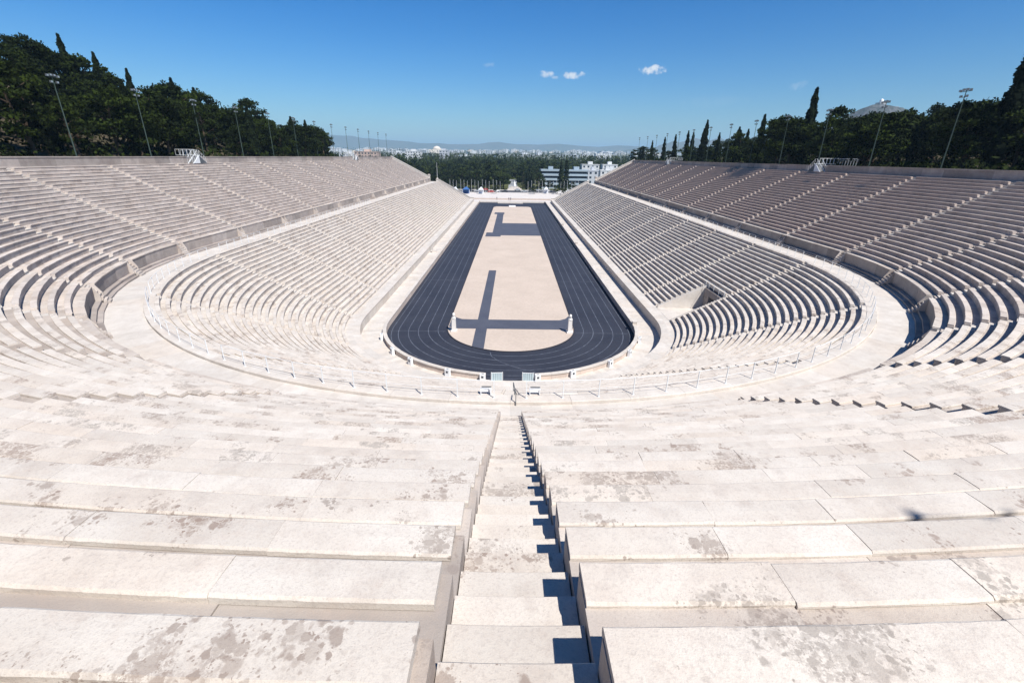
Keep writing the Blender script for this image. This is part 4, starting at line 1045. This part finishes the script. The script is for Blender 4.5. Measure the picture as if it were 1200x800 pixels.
# the city: pale blocks over the far plain (prototypes copied)
def city_proto(m, w_, d_, fl):
    t = building(0, 0, w_, d_, fl, m, 'x', z=0, group='city blocks on the plain', winw=3.2, fh=3.3); return t
cps = [city_proto('plaster_white', 22, 16, 5), city_proto('plaster_white', 34, 18, 6), city_proto('plaster_cream', 26, 16, 4), city_proto('plaster_white', 48, 20, 4), city_proto('plaster_grey', 28, 18, 5)]
rg = random.Random(31); usedp = set(); n = 0
while n < 200:
    y = 1500 + 3300 * rg.random() ** 1.1; x = rg.uniform(-.42, .36) * y
    z = ground_h(x, y); k = rg.choice((0, 1, 1, 2, 3, 3, 4)); lab = ('white', 'long white', 'cream', 'broad low white', 'grey')[k] + ' city block on the distant plain beyond the park'
    if k not in usedp: usedp.add(k); cps[k].location = (x, y, z - 1); cps[k]['label'] = lab
    else:
        c = copy_tree(cps[k], (x, y, z - 1), rg.uniform(-.6, .6), lab); c.scale = (rg.uniform(.7, 1.6),) * 2 + (rg.uniform(.5, .95),)
    n += 1
# domed pale hall on the skyline
t = thing('domed_hall', 'pale domed hall standing out among the city blocks on the skyline', 'building', (-330, 2100, ground_h(-330, 2100)))
MB().box(-32, 32, -18, 18, -5, 14).obj('wall', 'plaster_cream', t); MB().lathe([(17, 14), (16, 19), (12, 24), (6, 27), (1, 28)], 16).obj('dome', 'plaster_cream', t, smooth=True)
# rocky hill with chapel, right
HX, HY = 1010, 1358
def rock_hill():
    vs = []; n = 48; rs = [0, 10, 22, 40, 52, 75, 110, 170, 260, 380, 520]
    for r_ in rs:
        for i in range(n):
            a = 2 * pi * i / n; x, y = r_ * cos(a) * 1.0, r_ * sin(a); 
            h = 146 * math.exp(-((r_ - 50) / 170) ** 1.1) if r_ > 52 else 162 - r_ * .3
            h += 9 * mnoise.noise(Vector((x * .025, y * .025, 1))) * min(1, r_ / 20) + 4 * mnoise.noise(Vector((x * .09, y * .09, 4))) * min(1, r_ / 20)
            vs.append((HX + x, HY + y, h + 10))
    return vs, [(k * n + i, k * n + (i + 1) % n, (k + 1) * n + (i + 1) % n, (k + 1) * n + i) for k in range(len(rs) - 1) for i in range(n)]
mb = MB(); mb.add(*rock_hill()); struct(mb.obj('rocky_hill', 'rock'))
t = thing('hilltop_chapel', 'white domed chapel and terraces on the distant rocky hill', 'chapel', (HX, HY, 165))
MB().box(-10, 10, -8, 8, -6, 8).obj('wall', 'plaster_white', t); MB().lathe([(5.5, 8), (5.4, 12), (4.2, 15), (1.5, 17), (.2, 18)], 12).obj('dome', 'white_paint', t, smooth=True)
MB().box(-9, -6, -10, -7, -2, 14).obj('bell_tower', 'plaster_white', t)
for i, (dx, dz, ww, hh) in enumerate(((-24, -7, 12, 6), (24, -8, 16, 7), (38, -12, 10, 14))):
    MB().box(dx - ww / 2, dx + ww / 2, -12, -2, dz - 8, dz + hh - 4).obj('terrace', 'plaster_grey', t)
# low mountains along the horizon
def mountains(name, y, x0, x1, hs, seed, base=0):
    n = 110; vs = []
    for j, (yy, f) in enumerate(((y - 900, 0), (y - 400, .55), (y, 1), (y + 700, .3))):
        for i in range(n + 1):
            x = x0 + (x1 - x0) * i / n; u = i / n
            h = base + hs(u) * (.75 + .5 * mnoise.noise(Vector((u * 7, seed, 0))) + .22 * mnoise.noise(Vector((u * 23, seed, 2))) + .1 * mnoise.noise(Vector((u * 60, seed, j))))
            vs.append((x, yy + 300 * mnoise.noise(Vector((u * 9, j, seed))), h * f if f else -20))
    m = n + 1; mb = MB(); mb.add(vs, [(j * m + i, j * m + i + 1, (j + 1) * m + i + 1, (j + 1) * m + i) for j in range(3) for i in range(n)]); struct(mb.obj(name, 'mountain', smooth=True))
mountains('mountain_range', 7800, -9500, 7500, lambda u: 235 + 110 * math.exp(-((u - .42) / .07) ** 2) + 90 * math.exp(-((u - .62) / .05) ** 2), 1)
mountains('near_ridge', 5900, 700, 6500, lambda u: 30 + 330 * sm(.0, .3, u), 5)

# ------------------------------------------------------------------ haze
HZ = 1.3e-4
m = bpy.data.materials.new('haze'); m.use_nodes = True; m.node_tree.nodes.remove(m.node_tree.nodes['Principled BSDF'])
pv = m.node_tree.nodes.new('ShaderNodeVolumePrincipled'); pv.inputs['Density'].default_value = HZ; pv.inputs['Color'].default_value = (.5, .78, 1, 1); pv.inputs['Anisotropy'].default_value = .0
m.node_tree.links.new(pv.outputs[0], m.node_tree.nodes['Material Output'].inputs['Volume']); MATS['haze'] = m
mb = MB(); mb.box(-31000, 31000, -3100, 41000, -25, 470); stuff(mb.obj('haze', 'haze'))
# materials of volume: homogeneous, cheap
try: m.cycles.homogeneous_volume = True
except Exception: pass
print('objects', len(bpy.data.objects), 'tris', sum(len(x.polygons) for x in bpy.data.meshes) * 2)
